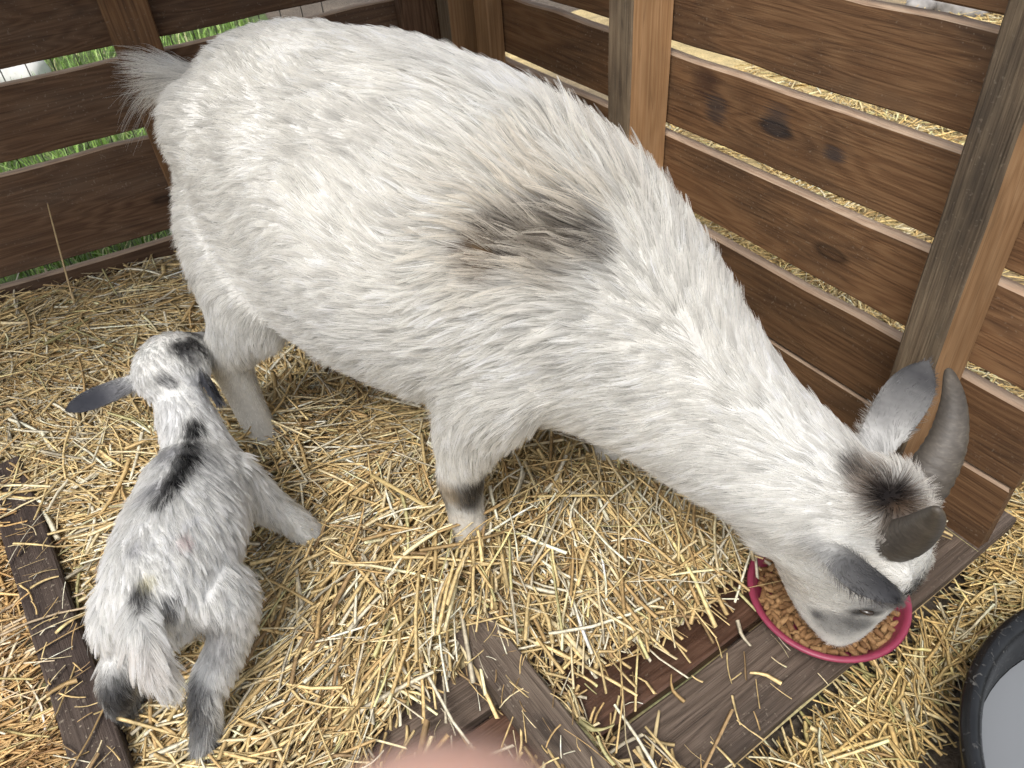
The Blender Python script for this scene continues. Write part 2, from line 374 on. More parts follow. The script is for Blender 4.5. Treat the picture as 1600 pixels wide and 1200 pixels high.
# ------------------------------------------------------------------ pallet floor
E0, E1 = at(1130, 1200), at(1432, 944)
ED = (E1 - E0) / np.linalg.norm(E1 - E0); EN = np.array([-ED[1], ED[0], 0])     # along the edge, and inward
def FLp(u, v, z=0.0): return E0 + ED * u + EN * v + Zv * z
ck = at(1060, 1066) - E0; W1 = float(ck @ EN)                                  # crack between the two outermost floor boards
fl = empty('pallet_floor', FLp(0.2, 0.4, GZ)); tag(fl, 'low wooden pallet floor of grey and damp red boards under the straw', 'floor')
bpy.context.view_layer.update()
v = 0.0
for i in range(14):
    w = W1 - 0.003 if i == 0 else random.choice((0.105, 0.12, 0.135, 0.115))
    u0, u1 = (-1.15, 0.66)
    board('plank', FLp(u0, v + w / 2, -0.0125 - (0.003 if i % 2 else 0.0)), FLp(u1 + random.uniform(-.01, .01), v + w / 2, -0.0125), w, 0.025, EN, M_FLOOR if i in (0,) else (M_WET if i in (1, 3) else M_FLOOR), fl, 100 + i)
    v += w + random.uniform(0.006, 0.012)
FLOOR_V = v
for k in range(5):
    u = -0.98 + 0.38 * k
    board('joist', FLp(u, 0.01, -0.062), FLp(u, FLOOR_V, -0.062), 0.045, 0.07, ED, M_DBEAM, fl, 130 + k)

# two loose timbers on the floor
def beam_on_floor(a, b, W, T, mat, label, seed):
    """a,b: centre line of the top face at height T"""
    a = np.array([a[0], a[1], T / 2 + 0.002]); b = np.array([b[0], b[1], T / 2 + 0.002])
    x = (b - a) / np.linalg.norm(b - a); n = np.array([-x[1], x[0], 0])
    o = board('timber', a, b, W, T, n, mat, None, seed)
    return tag(o, label, 'timber')
b1a = (at(696, 977, .045) + at(781, 972, .045)) / 2; b1b = (at(866, 1200, .045) + at(959, 1200, .045)) / 2
bw = abs(np.cross((b1b - b1a) / np.linalg.norm(b1b - b1a), at(959, 1200, .045) - at(866, 1200, .045))[2])
beam_on_floor(b1a, b1b + (b1b - b1a) * 0.7, bw, 0.045, M_BEAM, 'muddy grey-brown timber on the floor boards, in the middle of the lower edge', 151)
b2a = (at(0, 800, .04) + at(50, 790, .04)) / 2; b2b = (at(110, 1200, .04) + at(207, 1200, .04)) / 2
bw2 = abs(np.cross((b2b - b2a) / np.linalg.norm(b2b - b2a), at(207, 1200, .04) - at(110, 1200, .04))[2])
beam_on_floor(b2a - (b2b - b2a) * 0.25, b2b + (b2b - b2a) * 0.7, bw2, 0.040, M_DBEAM, 'dark dirty timber lying left of the kid, flecked with chaff', 152)

# ------------------------------------------------------------------ fur
def hair_mat():
    m = bpy.data.materials.new('fur_hair'); m.use_nodes = True; nt = m.node_tree; N = nt.nodes; N.clear()
    a = N.new('ShaderNodeAttribute'); a.attribute_name = 'col'
    h = N.new('ShaderNodeBsdfHairPrincipled'); h.model = 'CHIANG'; h.parametrization = 'COLOR'
    h.inputs['Roughness'].default_value = 0.45; h.inputs['Radial Roughness'].default_value = 0.6; h.inputs['Coat'].default_value = 0.0
    d = N.new('ShaderNodeBsdfDiffuse'); tr = N.new('ShaderNodeBsdfTranslucent'); mx = N.new('ShaderNodeMixShader'); mx2 = N.new('ShaderNodeMixShader')
    o = N.new('ShaderNodeOutputMaterial')
    for s in (h.inputs['Color'], d.inputs['Color'], tr.inputs['Color']): L(nt, a.outputs['Color'], s)
    mx.inputs[0].default_value = 0.35; L(nt, d.outputs[0], mx.inputs[1]); L(nt, tr.outputs[0], mx.inputs[2])
    mx2.inputs[0].default_value = 0.5; L(nt, mx.outputs[0], mx2.inputs[1]); L(nt, h.outputs[0], mx2.inputs[2])
    L(nt, mx2.outputs[0], o.inputs[0])
    return m
M_HAIR = hair_mat()
M_SKIN = attr_mat('fur_skin', rough=0.9, spec=0.1, noise=0.1)

def mesh_arrays(o):
    me = o.data; me.calc_loop_triangles()
    V = np.empty(len(me.vertices) * 3, np.float32); me.vertices.foreach_get('co', V); V = V.reshape(-1, 3).astype(float)
    Nn = np.empty(len(me.vertices) * 3, np.float32); me.vertices.foreach_get('normal', Nn); Nn = Nn.reshape(-1, 3).astype(float)
    T = np.empty(len(me.loop_triangles) * 3, np.int32); me.loop_triangles.foreach_get('vertices', T); T = T.reshape(-1, 3)
    return V, Nn, T

class Pelt:
    """how the coat lies: strips of skeleton with a combing direction, length and lift, blended by distance; colour spots placed on the skin"""
    def __init__(s): s.seg = []; s.spots = []; s.lenspots = []
    def strip(s, pts, rad, comb, length, lift, rev=False):
        """comb(t0,p) -> direction; pts path"""
        pts = np.asarray(pts, float)
        rad = np.broadcast_to(np.asarray(rad, float), len(pts)); length = np.broadcast_to(np.asarray(length, float), len(pts)); lift = np.broadcast_to(np.asarray(lift, float), len(pts))
        for i in range(len(pts) - 1):
            t = pts[i + 1] - pts[i]; t /= np.linalg.norm(t)
            s.seg.append((pts[i], pts[i + 1], (rad[i], rad[i + 1]), np.asarray(comb(t), float), (length[i], length[i + 1]), (lift[i], lift[i + 1])))
    def query(s, P):
        D = np.zeros((len(P), 3)); Ln = np.zeros(len(P)); Lf = np.zeros(len(P)); W = np.zeros(len(P))
        ds = []
        for p0, p1, r, c, l, f in s.seg:
            e = p1 - p0; u = np.clip(((P - p0) @ e) / (e @ e), 0, 1)
            d = np.linalg.norm(P - (p0 + u[:, None] * e), axis=1) - (r[0] + (r[1] - r[0]) * u)
            ds.append((d, u))
        dm = np.min([d for d, u in ds], axis=0)
        for (p0, p1, r, c, l, f), (d, u) in zip(s.seg, ds):
            w = np.exp(-(d - dm) / 0.022)
            D += w[:, None] * c; Ln += w * (l[0] + (l[1] - l[0]) * u); Lf += w * (f[0] + (f[1] - f[0]) * u); W += w
        return D / W[:, None], Ln / W, Lf / W

def colour(P, base, spots, nz):
    C = np.tile(np.asarray(base, float), (len(P), 1))
    v = 1 + 0.03 * nz(P, 14.0) + 0.03 * nz(P + 3, 45.0)
    C *= v[:, None]
    wm = np.clip(0.5 + 0.6 * nz(P + 9, 9.0), 0, 1)[:, None]
    C = C * (1 - 0.25 * wm) + C * np.array([1.0, 0.94, 0.83]) * 0.25 * wm
    NV = np.stack([nz(P + 1, 60.0), nz(P + 2, 60.0), nz(P + 5, 60.0)], 1)
    for c, r, col, st in spots:
        Pj = P + 0.22 * np.min(r) * NV
        q = (Pj - c) / np.asarray(r); w = st * np.exp(-np.clip((q * q).sum(1), 0, 6) ** 2.2)
        C = C * (1 - w[:, None]) + np.asarray(col) * w[:, None]
    return np.clip(C, 0.004, 0.9)

def grow_fur(name, parent, objs, pelt, N, base, seed, rad=0.00042, clump_n=60, clump=0.55, K=6, lenfun=None, dirfun=None, curl=0.12, clumpfun=None):
    r = np.random.default_rng(seed); nz = Noise(seed + 1); nz2 = Noise(seed + 2); nz3 = Noise(seed + 3)
    N = int(N * HAIR)
    Ps = []; Ns = []; areas = []; data = []; owner = []
    for o, sp_ in objs:
        V, Nn, T = mesh_arrays(o); a = np.linalg.norm(np.cross(V[T[:, 1]] - V[T[:, 0]], V[T[:, 2]] - V[T[:, 0]]), axis=1) / 2
        data.append((V, Nn, T, a)); areas.append(a.sum())
    tot = sum(areas)
    for io, (V, Nn, T, a) in enumerate(data):
        n = int(N * a.sum() / tot); owner.append(np.full(n, io))
        f = np.searchsorted(np.cumsum(a) / a.sum(), r.uniform(0, 1, n)); f = np.clip(f, 0, len(T) - 1)
        u = r.uniform(0, 1, n); w = r.uniform(0, 1, n); fl_ = u + w > 1; u[fl_] = 1 - u[fl_]; w[fl_] = 1 - w[fl_]
        t = T[f]
        Ps.append(V[t[:, 0]] * (1 - u - w)[:, None] + V[t[:, 1]] * u[:, None] + V[t[:, 2]] * w[:, None])
        nn = Nn[t[:, 0]] * (1 - u - w)[:, None] + Nn[t[:, 1]] * u[:, None] + Nn[t[:, 2]] * w[:, None]
        Ns.append(nn / np.maximum(np.linalg.norm(nn, axis=1), 1e-6)[:, None])
    P = np.concatenate(Ps); Nn = np.concatenate(Ns); n = len(P); owner = np.concatenate(owner)
    D, Ln, Lf = pelt.query(P)
    if dirfun is not None: D = dirfun(P, Nn, D)
    D = D + 0.30 * np.stack([nz2(P, 11.0), nz2(P + 4, 11.0), nz2(P + 8, 11.0)], 1) + 0.22 * np.stack([nz3(P, 40.0), nz3(P + 4, 40.0), nz3(P + 8, 40.0)], 1)
    D = D - Nn * (D * Nn).sum(1)[:, None]; D /= np.maximum(np.linalg.norm(D, axis=1), 1e-6)[:, None]
    if lenfun is not None: Ln, Lf = lenfun(P, Nn, Ln, Lf)
    Ln = Ln * (1 + 0.12 * nz(P + 7, 25.0)) * r.uniform(0.7, 1.15, n)
    stray = r.uniform(0, 1, n) < 0.02; Ln[stray] *= 1.35
    Lf = np.clip(Lf + 0.06 * nz2(P + 2, 30.0) + r.normal(0, 0.09, n), 0.05, 1.4)
    B = np.cross(Nn, D)
    sidew = r.normal(0, 0.10, n)
    t = np.linspace(0, 1, K)
    X = np.zeros((n, K, 3))
    # integrate a bending strand: starts lifted, lies down along the comb direction
    pos = P - Nn * 0.002
    X[:, 0] = pos
    for k in range(1, K):
        ang = Lf * (1.25 - 0.75 * t[k])
        dirn = D * np.cos(ang)[:, None] + Nn * np.sin(ang)[:, None] + B * (sidew + curl * np.sin(3.0 * t[k] + 6 * nz3(P, 20.0)))[:, None]
        dirn[:, 2] -= 0.18 * t[k]
        dirn /= np.linalg.norm(dirn, axis=1)[:, None]
        pos = pos + dirn * (Ln / (K - 1))[:, None]; X[:, k] = pos
    # clumps: strands lean together towards their lock's tip
    cs = r.choice(n, max(n // clump_n, 1), replace=False)
    from mathutils.kdtree import KDTree
    kd = KDTree(len(cs))
    for i, c in enumerate(cs): kd.insert(P[c], i)
    kd.balance()
    Pj = P + r.normal(0, 0.0012, P.shape)
    ci = np.array([kd.find(p)[1] for p in Pj]); ci = cs[ci]
    ok = (np.linalg.norm(P[ci] - P, axis=1) < 0.03) & ((Nn[ci] * Nn).sum(1) > 0.4)
    cl = clump * r.uniform(0.5, 1.2, n) * ok
    if clumpfun is not None: cl = cl * clumpfun(P)
    cl = np.clip(cl, 0, 0.95)
    crand = r.uniform(0, 1, n)[ci]
    X0 = X.copy()
    for k in range(1, K):
        X[:, k] += (X0[ci, k] - X0[:, k]) * (cl * t[k] ** 0.8)[:, None]
    keys = (1, 3, K - 1); CK = []; JT = r.normal(0, 1, P.shape) * np.minimum(Ln, 0.03)[:, None] * 0.15
    for k in keys:
        Y = X[:, k] - Nn * ((X[:, k] - P) * Nn).sum(1)[:, None] + JT; c = np.zeros((n, 3))
        for io, (o, sp_) in enumerate(objs):
            mk = owner == io; c[mk] = colour(Y[mk], base, sp_, nz)
        CK.append(c)
    mod = np.where(r.uniform(0, 1, n) < 0.05, 0.55, 1.0) * (1 + 0.16 * np.clip(np.random.default_rng(seed + 9).normal(size=n)[ci], -2, 1.2) + r.normal(0, 0.05, n))
    pw = np.zeros(n)
    if getattr(pelt, 'patchy', None) is not None: pw = pelt.patchy(P) * (crand > 0.46)
    cream = np.array([0.80, 0.73, 0.61]) * (0.6 + 0.5 * crand)[:, None]
    CC = np.zeros((n, K, 3))
    for k in range(K):
        c = CK[0] if k <= 1 else (CK[0] * 0.5 + CK[1] * 0.5 if k == 2 else CK[1] if k == 3 else CK[1] * 0.5 + CK[2] * 0.5 if k < K - 1 else CK[2])
        CC[:, k] = (c * (1 - pw[:, None]) + cream * pw[:, None]) * mod[:, None]
    CC *= (0.58 + 0.42 * np.minimum(t * 1.6, 1))[None, :, None]  # darker roots: shade between the locks put into the hair colour
    pale = getattr(pelt, 'tips', None)
    if pale is not None:
        tw, tc = pale(P); f = (tw[:, None] * (t[None, :] ** 1.6))[:, :, None]
        CC = CC * (1 - f) + tc * f
    CC = np.clip(CC, 0.003, 0.9)
    cu = bpy.data.hair_curves.new(name); cu.add_curves([K] * n)
    cu.attributes['position'].data.foreach_set('vector', X.astype(np.float32).ravel())
    ra = cu.attributes.get('radius') or cu.attributes.new('radius', 'FLOAT', 'POINT')
    R = rad * (1.0 - 0.85 * t)[None, :] * r.uniform(0.7, 1.3, n)[:, None] / max(HAIR, 0.15) ** 0.5
    ra.data.foreach_set('value', R.astype(np.float32).ravel())
    ca = cu.attributes.new('col', 'FLOAT_COLOR', 'POINT'); c4 = np.ones((n * K, 4), np.float32); c4[:, :3] = CC.reshape(-1, 3); ca.data.foreach_set('color', c4.ravel())
    cu.materials.append(M_HAIR)
    return link(bpy.data.objects.new(name, cu), parent)

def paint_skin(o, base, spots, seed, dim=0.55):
    V, _, _ = mesh_arrays(o); C = colour(V, base, spots, Noise(seed)) * dim  # dim paints shade into the skin where the coat has gaps
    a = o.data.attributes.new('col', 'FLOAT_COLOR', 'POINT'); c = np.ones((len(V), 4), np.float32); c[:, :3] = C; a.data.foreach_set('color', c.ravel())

def ear_mesh(base, tip, open_dir, width, cup=0.35, seg=10, rows=14, thick=0.004, bend=0.10):
    """leaf-shaped cupped shell from base to tip; open_dir: which way its hollow faces"""
    base = np.asarray(base, float); tip = np.asarray(tip, float); ax = tip - base; Le = np.linalg.norm(ax); ax /= Le
    o = np.asarray(open_dir, float); o = o - ax * (o @ ax); o /= np.linalg.norm(o); sd = np.cross(ax, o)
    V = []; F = []
    for layer in (0, 1):
        for i in range(rows + 1):
            u = i / rows
            w = width * (0.55 + 0.9 * u) * (1 - u ** 3.2) ** 0.7 if u < 1 else 0.0008
            w = max(w, 0.001)
            for j in range(seg + 1):
                a = (j / seg - 0.5) * 2
                depth = cup * w * (a * a) * (1.6 - u) + bend * Le * u * u
                V.append(base + ax * Le * u + sd * w * a * (1 - 0.15 * (1 - u)) + o * (depth - (thick if layer else 0) * (1 - abs(a) ** 6)))
    n1 = (rows + 1) * (seg + 1)
    for layer in (0, 1):
        b = layer * n1
        for i in range(rows):
            for j in range(seg):
                q = (b + i * (seg + 1) + j, b + i * (seg + 1) + j + 1, b + (i + 1) * (seg + 1) + j + 1, b + (i + 1) * (seg + 1) + j)
                F.append(q if layer == 0 else q[::-1])
    rim = [i * (seg + 1) for i in range(rows + 1)] + [rows * (seg + 1) + j for j in range(1, seg + 1)] + [i * (seg + 1) + seg for i in range(rows - 1, -1, -1)]
    for a, b in zip(rim[:-1], rim[1:]): F.append((b, a, a + n1, b + n1))
    return V, F
def horn_mesh(path, r0, flat=0.78, n=60, seg=16, ribs=17):
    C = catmull(path, n); T = np.gradient(C, axis=0); T /= np.linalg.norm(T, axis=1)[:, None]
    V = []; F = []; s = np.array([0.0, 1.0, 0.0])
    for i in range(n):
        u = i / (n - 1); s = s - T[i] * (s @ T[i]); s /= np.linalg.norm(s); nn = np.cross(T[i], s)
        rr = r0 * (1 - 0.35 * u) * (1 - u ** 1.8) ** 0.62 * (1 + 0.045 * (1 - u) * math.sin(u * ribs * 6.28)) + 0.0012
        for j in range(seg):
            a = 6.2832 * j / seg; V.append(C[i] + s * math.cos(a) * rr * flat + nn * math.sin(a) * rr)
    for i in range(n - 1):
        for j in range(seg):
            k = (j + 1) % seg; F.append((i * seg + j, i * seg + k, (i + 1) * seg + k, (i + 1) * seg + j))
    F.append(tuple(range(seg))[::-1]); F.append(tuple((n - 1) * seg + j for j in range(seg)))
    return V, F
def hoof_mesh(c, fwd, s):
    """cloven hoof: two wedge toes"""
    fwd = np.array([fwd[0], fwd[1], 0.0]); fwd /= np.linalg.norm(fwd); sd = np.array([-fwd[1], fwd[0], 0]); parts = []
    for k in (-1, 1):
        prof = [(-0.9, 0), (1.3, 0), (1.0, 0.5), (0.5, 1.4), (-0.6, 1.4)]
        V = []; 
        for w in (0.12, 0.95):
            for x, z in prof: V.append(np.asarray(c) + fwd * x * s + sd * k * w * s * (0.8 if z > 1 else 1) + Zv * z * s)
        F = [(0, 1, 2, 3, 4), (9, 8, 7, 6, 5)] + [(i, i + 5, (i + 1) % 5 + 5, (i + 1) % 5) for i in range(5)]
        parts.append((V, F))
    return join(parts)

# ------------------------------------------------------------------ the big goat
GT = np.array([-0.445, 1.208, 0.0]); GA = math.radians(-38.0)
goat = empty('goat', GT, GA); tag(goat, 'big white horned goat with its head down in the pink bowl', 'goat')
bpy.context.view_layer.update()
def to_local(o, p): return np.array(o.matrix_world.inverted() @ Vector(p))
def to_world(o, p): return np.array(o.matrix_world @ Vector(p))

spine = [(.036, 0, .515, .045, .055), (.062, 0, .523, .088, .100), (.115, 0, .532, .135, .152), (.19, 0, .530, .176, .193), (.31, 0, .498, .208, .228), (.44, 0, .482, .218, .230),
         (.56, 0, .466, .20, .218), (.67, 0, .446, .163, .188), (.76, 0, .412, .13, .148), (.84, 0, .365, .105, .113), (.92, 0, .318, .088, .095), (.99, 0, .285, .078, .086), (1.045, 0, .258, .066, .076), (1.075, 0, .24, .045, .05)]
head = [(1.060, 0, .335, .028, .03), (1.070, 0, .31, .052, .060), (1.068, 0, .260, .058, .082), (1.060, 0, .205, .056, .092), (1.064, 0, .155, .047, .080), (1.070, 0, .112, .040, .066), (1.076, 0, .080, .037, .052), (1.078, 0, .056, .032, .040), (1.075, 0, .043, .018, .02)]
def leg(pts): return [tuple(p) for p in pts]
legFR = [(.66, -.09, .50, .06, .09), (.64, -.125, .40, .055, .085), (.605, -.145, .31, .042, .055), (.585, -.152, .235, .032, .036), (.578, -.154, .195, .031, .034), (.578, -.154, .14, .027, .029), (.582, -.154, .08, .029, .032), (.592, -.154, .035, .030, .034), (.597, -.154, .02, .02, .026)]
legFL = [(.68, .09, .50, .06, .09), (.68, .115, .40, .055, .085), (.67, .12, .31, .042, .055), (.66, .12, .235, .032, .036), (.655, .12, .195, .031, .034), (.655, .12, .14, .023, .025), (.66, .12, .08, .023, .026), (.67, .12, .035, .025, .03), (.675, .12, .02, .02, .026)]
legHR = [(.165, -.08, .55, .07, .105), (.185, -.125, .46, .068, .115), (.19, -.15, .37, .056, .092), (.15, -.16, .30, .036, .055), (.105, -.165, .235, .034, .044), (.105, -.168, .16, .029, .033), (.12, -.17, .08, .028, .032), (.132, -.17, .035, .03, .034), (.136, -.17, .02, .022, .028)]
legHL = [(x - .02, -y * 0.85, z, a, b) for x, y, z, a, b in legHR]
tail = [(.075, 0, .590, .036, .036), (.03, 0, .600, .034, .032), (-.01, 0, .606, .028, .025), (-.05, .0, .610, .020, .017), (-.08, .0, .613, .010, .008)]
parts = [loft(spine, n=60, seg=36), loft(head, n=40, seg=28), loft(tail, n=14, seg=12)]
for lg in (legFR, legFL, legHR, legHL): parts.append(loft(lg, n=34, seg=16))
parts += [ball((1.040, -.034, .210), (.062, .024, .050)), ball((1.040, .034, .210), (.062, .024, .050)), ball((.985, 0, .225), (.060, .060, .065)),         # cheeks
          ball((1.115, -.045, .252), (.026, .014, .018)), ball((1.115, .045, .252), (.026, .014, .018)),    # brows
          ball((.63, -.115, .46), (.09, .06, .13)), ball((.63, .115, .46), (.09, .06, .13)),                   # shoulder blades
          ball((.17, -.10, .59), (.09, .06, .085)), ball((.17, .10, .59), (.09, .06, .085)),                   # hips
          ball((.29, -.07, .305), (.065, .06, .055)),                                                          # flank fold
          ball((1.085, -.018, .055), (.026, .016, .018)), ball((1.085, .018, .055), (.026, .016, .018))]
body = fuse('body', parts, M_SKIN, goat, voxel=0.0075, smooth=8)

def surf(o, px, py):
    """point on an animal's skin under that pixel, in the animal's own frame"""
    mi = o.matrix_world.inverted(); org = mi @ Vector(CAM); d = (mi.to_3x3() @ Vector(ray(px, py))).normalized()
    bv = _bvh(o); h = bv.ray_cast(org, d)
    return np.array(h[0]) if h[0] is not None else None
_BV = {}
def _bvh(o):
    if o.name not in _BV:
        V, _, T = mesh_arrays(o); _BV[o.name] = BVHTree.FromPolygons([tuple(v) for v in V], [tuple(t) for t in T])
    return _BV[o.name]
bpy.context.view_layer.update()

# ears, horns, eyes, hooves
earR = mesh_obj('ear', *ear_mesh((1.040, -.052, .268), (1.128, -.122, .318), (0.35, -0.55, -0.75), .030), M_SKIN, goat, True)
earL = mesh_obj('ear', *ear_mesh((1.046, .055, .292), (1.068, .222, .350), (0.0, 0.75, -0.65), .033, cup=0.08, bend=0.02), M_SKIN, goat, True)
def horn_material():
    m, nt, N, B = new_mat('horn')
    tc = N.new('ShaderNodeTexCoord'); n = N.new('ShaderNodeTexNoise'); n.inputs['Scale'].default_value = 26; n.inputs['Detail'].default_value = 8; n.inputs['Roughness'].default_value = 0.7
    L(nt, tc.outputs['Object'], n.inputs['Vector'])
    n2 = N.new('ShaderNodeTexNoise'); n2.inputs['Scale'].default_value = 120; n2.inputs['Detail'].default_value = 4; mp = N.new('ShaderNodeMapping'); mp.inputs['Scale'].default_value = (1, 1, 3.5); L(nt, tc.outputs['Object'], mp.inputs[0]); L(nt, mp.outputs[0], n2.inputs['Vector'])
    f = mth(nt, 'ADD', mth(nt, 'MULTIPLY', n.outputs[0], 0.6), mth(nt, 'MULTIPLY', n2.outputs[0], 0.4))
    c = ramp(nt, [(0.3, (0.030, 0.025, 0.020)), (0.55, (0.075, 0.063, 0.050)), (0.75, (0.155, 0.135, 0.108))], f)
    L(nt, c.outputs[0], B.inputs['Base Color']); B.inputs['Roughness'].default_value = 0.55
    b = N.new('ShaderNodeBump'); b.inputs['Strength'].default_value = 0.5; b.inputs['Distance'].default_value = 0.002; L(nt, f, b.inputs['Height']); L(nt, b.outputs[0], B.inputs['Normal'])
    return m
M_HORN = horn_material()
mesh_obj('horn', *horn_mesh([(1.098, -.028, .272), (1.114, -.046, .312), (1.124, -.066, .355), (1.129, -.086, .398), (1.128, -.104, .430)], .026), M_HORN, goat, True)
mesh_obj('horn', *horn_mesh([(1.100, .020, .280), (1.114, .040, .322), (1.119, .070, .360), (1.110, .104, .390), (1.092, .136, .410)], .030), M_HORN, goat, True)
M_EYE = plain('goat_eye', (0.03, 0.02, 0.012), rough=0.08, spec=0.6)
ey = surf(body, 1352, 955)
for k in (-1, 1):
    mesh_obj('eye', *ball((ey[0], k * abs(ey[1]) * 0.95, ey[2]), (.010, .006, .0038)), M_EYE, goat, True)
M_HOOF = plain('hoof', (0.045, 0.036, 0.03), rough=0.6, bump=0.3)
for lg in (legFR, legFL, legHR, legHL):
    x, y, z = lg[-1][:3]; mesh_obj('hoof', *hoof_mesh((x + .004, y, 0.0), (1, 0, 0), .022), M_HOOF, goat)

WHITE = (0.84, 0.83, 0.79)
pg = Pelt()
sp = np.array(spine)
pg.strip(sp[:, :3], (sp[:, 3] + sp[:, 4]) / 2, lambda t: -t, [.034, .036, .036, .036, .037, .038, .042, .044, .040, .036, .034, .032, .026, .020], [.24] * 14)
hd = np.array(head)
pg.strip(hd[:, :3], (hd[:, 3] + hd[:, 4]) / 2, lambda t: -t + np.array([-0.25, 0, 0]), [.028, .026, .020, .018, .015, .013, .011, .009, .008], [.4, .4, .3, .28, .28, .28, .28, .28, .28])
for lg in (legFR, legFL, legHR, legHL):
    a = np.array(lg)
    pg.strip(a[1:, :3], (a[1:, 3] + a[1:, 4]) / 2, lambda t: np.array([-0.12, 0, -1.0]), [.042, .036, .026, .018, .014, .013, .013, .012], [.3, .3, .3, .28, .25, .25, .25, .2])
tl = np.array(tail)
pg.strip(tl[:, :3], tl[:, 3], lambda t: t + np.array([-0.2, 0, -0.05]), [.04, .07, .10, .12, .11], [.28, .42, .48, .45, .4])
def spot(o, px, py, r, col, st=1.0, pel=None, p=None):
    c = np.asarray(p) if p is not None else surf(o, px, py)
    if c is None: print('SPOT MISS', px, py); return
    pel.spots.append((c, np.broadcast_to(np.asarray(r, float), 3), col, st))
DK, BR, GY = (0.045, 0.04, 0.038), (0.16, 0.095, 0.05), (0.22, 0.215, 0.215)
exec_spots = [(768, 376, .036, (0.050, 0.036, 0.022), .96), (830, 350, .040, (0.055, 0.043, 0.033), .93), (890, 345, .036, (0.06, 0.05, 0.042), .9), (925, 380, .028, (0.08, 0.068, 0.056), .85), (850, 395, .035, (0.22, 0.18, 0.13), .6), (735, 395, .026, (0.12, 0.075, 0.036), .85),
              (560, 220, .07, (0.6, 0.58, 0.54), .25)]
for px, py, r, c, st in exec_spots: spot(body, px, py, r, c, st, pg)
# poll tuft, face and knees
for px, py, r, c, st in [(1350, 745, .030, (0.13, 0.085, 0.05), .7), (1395, 775, .034, (0.09, 0.055, 0.032), .92), (1392, 772, .030, (0.012, 0.010, 0.010), .98), (1330, 725, .016, (0.05, 0.04, 0.035), .8), (1420, 800, .016, (0.12, 0.075, 0.045), .7), (1395, 830, .014, (0.2, 0.13, 0.08), .6),
                          (1385, 945, .024, (0.12, 0.12, 0.125), .85), (1352, 950, .024, (0.30, 0.30, 0.30), .6), (1335, 958, .010, (0.03, 0.03, 0.03), .9), (1352, 957, .011, (0.02, 0.02, 0.02), .9), (1370, 960, .010, (0.03, 0.03, 0.03), .85), (1310, 978, .034, (0.20, 0.198, 0.195), .75), (1340, 975, .02, (0.12, 0.12, 0.12), .7), (1278, 962, .010, (0.10, 0.10, 0.10), .8), (1265, 850, .02, (0.3, 0.3, 0.31), .5), (1230, 900, .04, (0.6, 0.54, 0.46), .4)]:
    spot(body, px, py, r, c, st, pg)
for px, py, r, c, st in [(1412, 948, .014, (0.015, 0.014, 0.014), .95), (1405, 935, .016, (0.02, 0.019, 0.019), .9), (1392, 962, .016, (0.07, 0.07, 0.07), .8), (1422, 925, .012, (0.015, 0.014, 0.014), .95)]:
    spot(body, px, py, r, c, st, pg)
spot(body, 0, 0, (.016, .022, .055), (0.015, 0.014, 0.014), .97, pg, p=(1.146, -.012, .190))
for lg in (legFR, legFL):
    x, y, z = lg[4][:3]
    spot(body, 0, 0, (.042, .05, .042), (0.035, 0.03, 0.027), .98, pg, p=(x + .035, y - .01, z - .010)); spot(body, 0, 0, (.036, .045, .040), (0.05, 0.043, 0.038), .95, pg, p=(x - .035, y - .01, z - .035))
    spot(body, 0, 0, (.02, .03, .028), (0.42, 0.32, 0.2), .6, pg, p=(x, y - .03, z - .005))
    spot(body, 0, 0, (.05, .05, .05), (0.6, 0.52, 0.4), .5, pg, p=(x, y, .10))
EAR_SP = []; KEAR_SP = []
for e in (earR, earL):
    V, _, _ = mesh_arrays(e); tip = V[:165][14 * 11 + 5]; b = V[5]
    for u, c, st in ((0.15, (0.42, 0.42, 0.42), .7), (0.70, (0.075, 0.075, 0.08), .85), (1.0, (0.04, 0.04, 0.045), .9)):
        EAR_SP.append((b + (tip - b) * u, np.array([.062] * 3), c, st))
    pg.strip([b, b + (tip - b) * 0.5, tip], [.022, .025, .012], lambda t: t, [.018, .012, .009], [.35, .3, .28])
patch_c = surf(body, 830, 350); TUFT = surf(body, 1392, 770)
def goat_tips(P):
    d = np.linalg.norm((P - patch_c) / np.array([.10, .16, .075]), axis=1); w = 0.30 * np.exp(-d ** 4)
    d2 = np.linalg.norm((P - TUFT) / .034, axis=1); w2 = 0.6 * np.exp(-(d2 - 0.0) ** 2) * (d2 > 0.35)
    return np.maximum(w, w2), np.where((w2 > w)[:, None, None], np.array([0.30, 0.19, 0.10])[None, None], np.array([0.62, 0.54, 0.43])[None, None]) * np.ones((len(P), 1, 1))
pg.tips = goat_tips
def goat_patchy(P):
    d = np.linalg.norm((P - patch_c) / np.array([.10, .16, .065]), axis=1); return 0.85 * np.exp(-d ** 4)
pg.patchy = goat_patchy
def goat_len(P, N, Ln, Lf):
    ridge = np.exp(-(P[:, 1] / 0.03) ** 2) * (N[:, 2] > 0.3) * np.clip((P[:, 0] - 0.30) / 0.25, 0, 1) * np.clip((0.80 - P[:, 0]) / 0.12, 0, 1)
    Ln = Ln + 0.012 * ridge; Lf = Lf + 0.30 * ridge
    d = np.linalg.norm((P - patch_c) / np.array([.15, .2, .12]), axis=1); w = np.exp(-d ** 3)
    Ln = Ln + 0.012 * w; Lf = Lf + 0.18 * w
    d2 = np.linalg.norm(P - TUFT, axis=1); w2 = np.exp(-(d2 / .040) ** 2)
    return Ln + 0.010 * w2, Lf + 0.75 * w2
_gn = Noise(321)
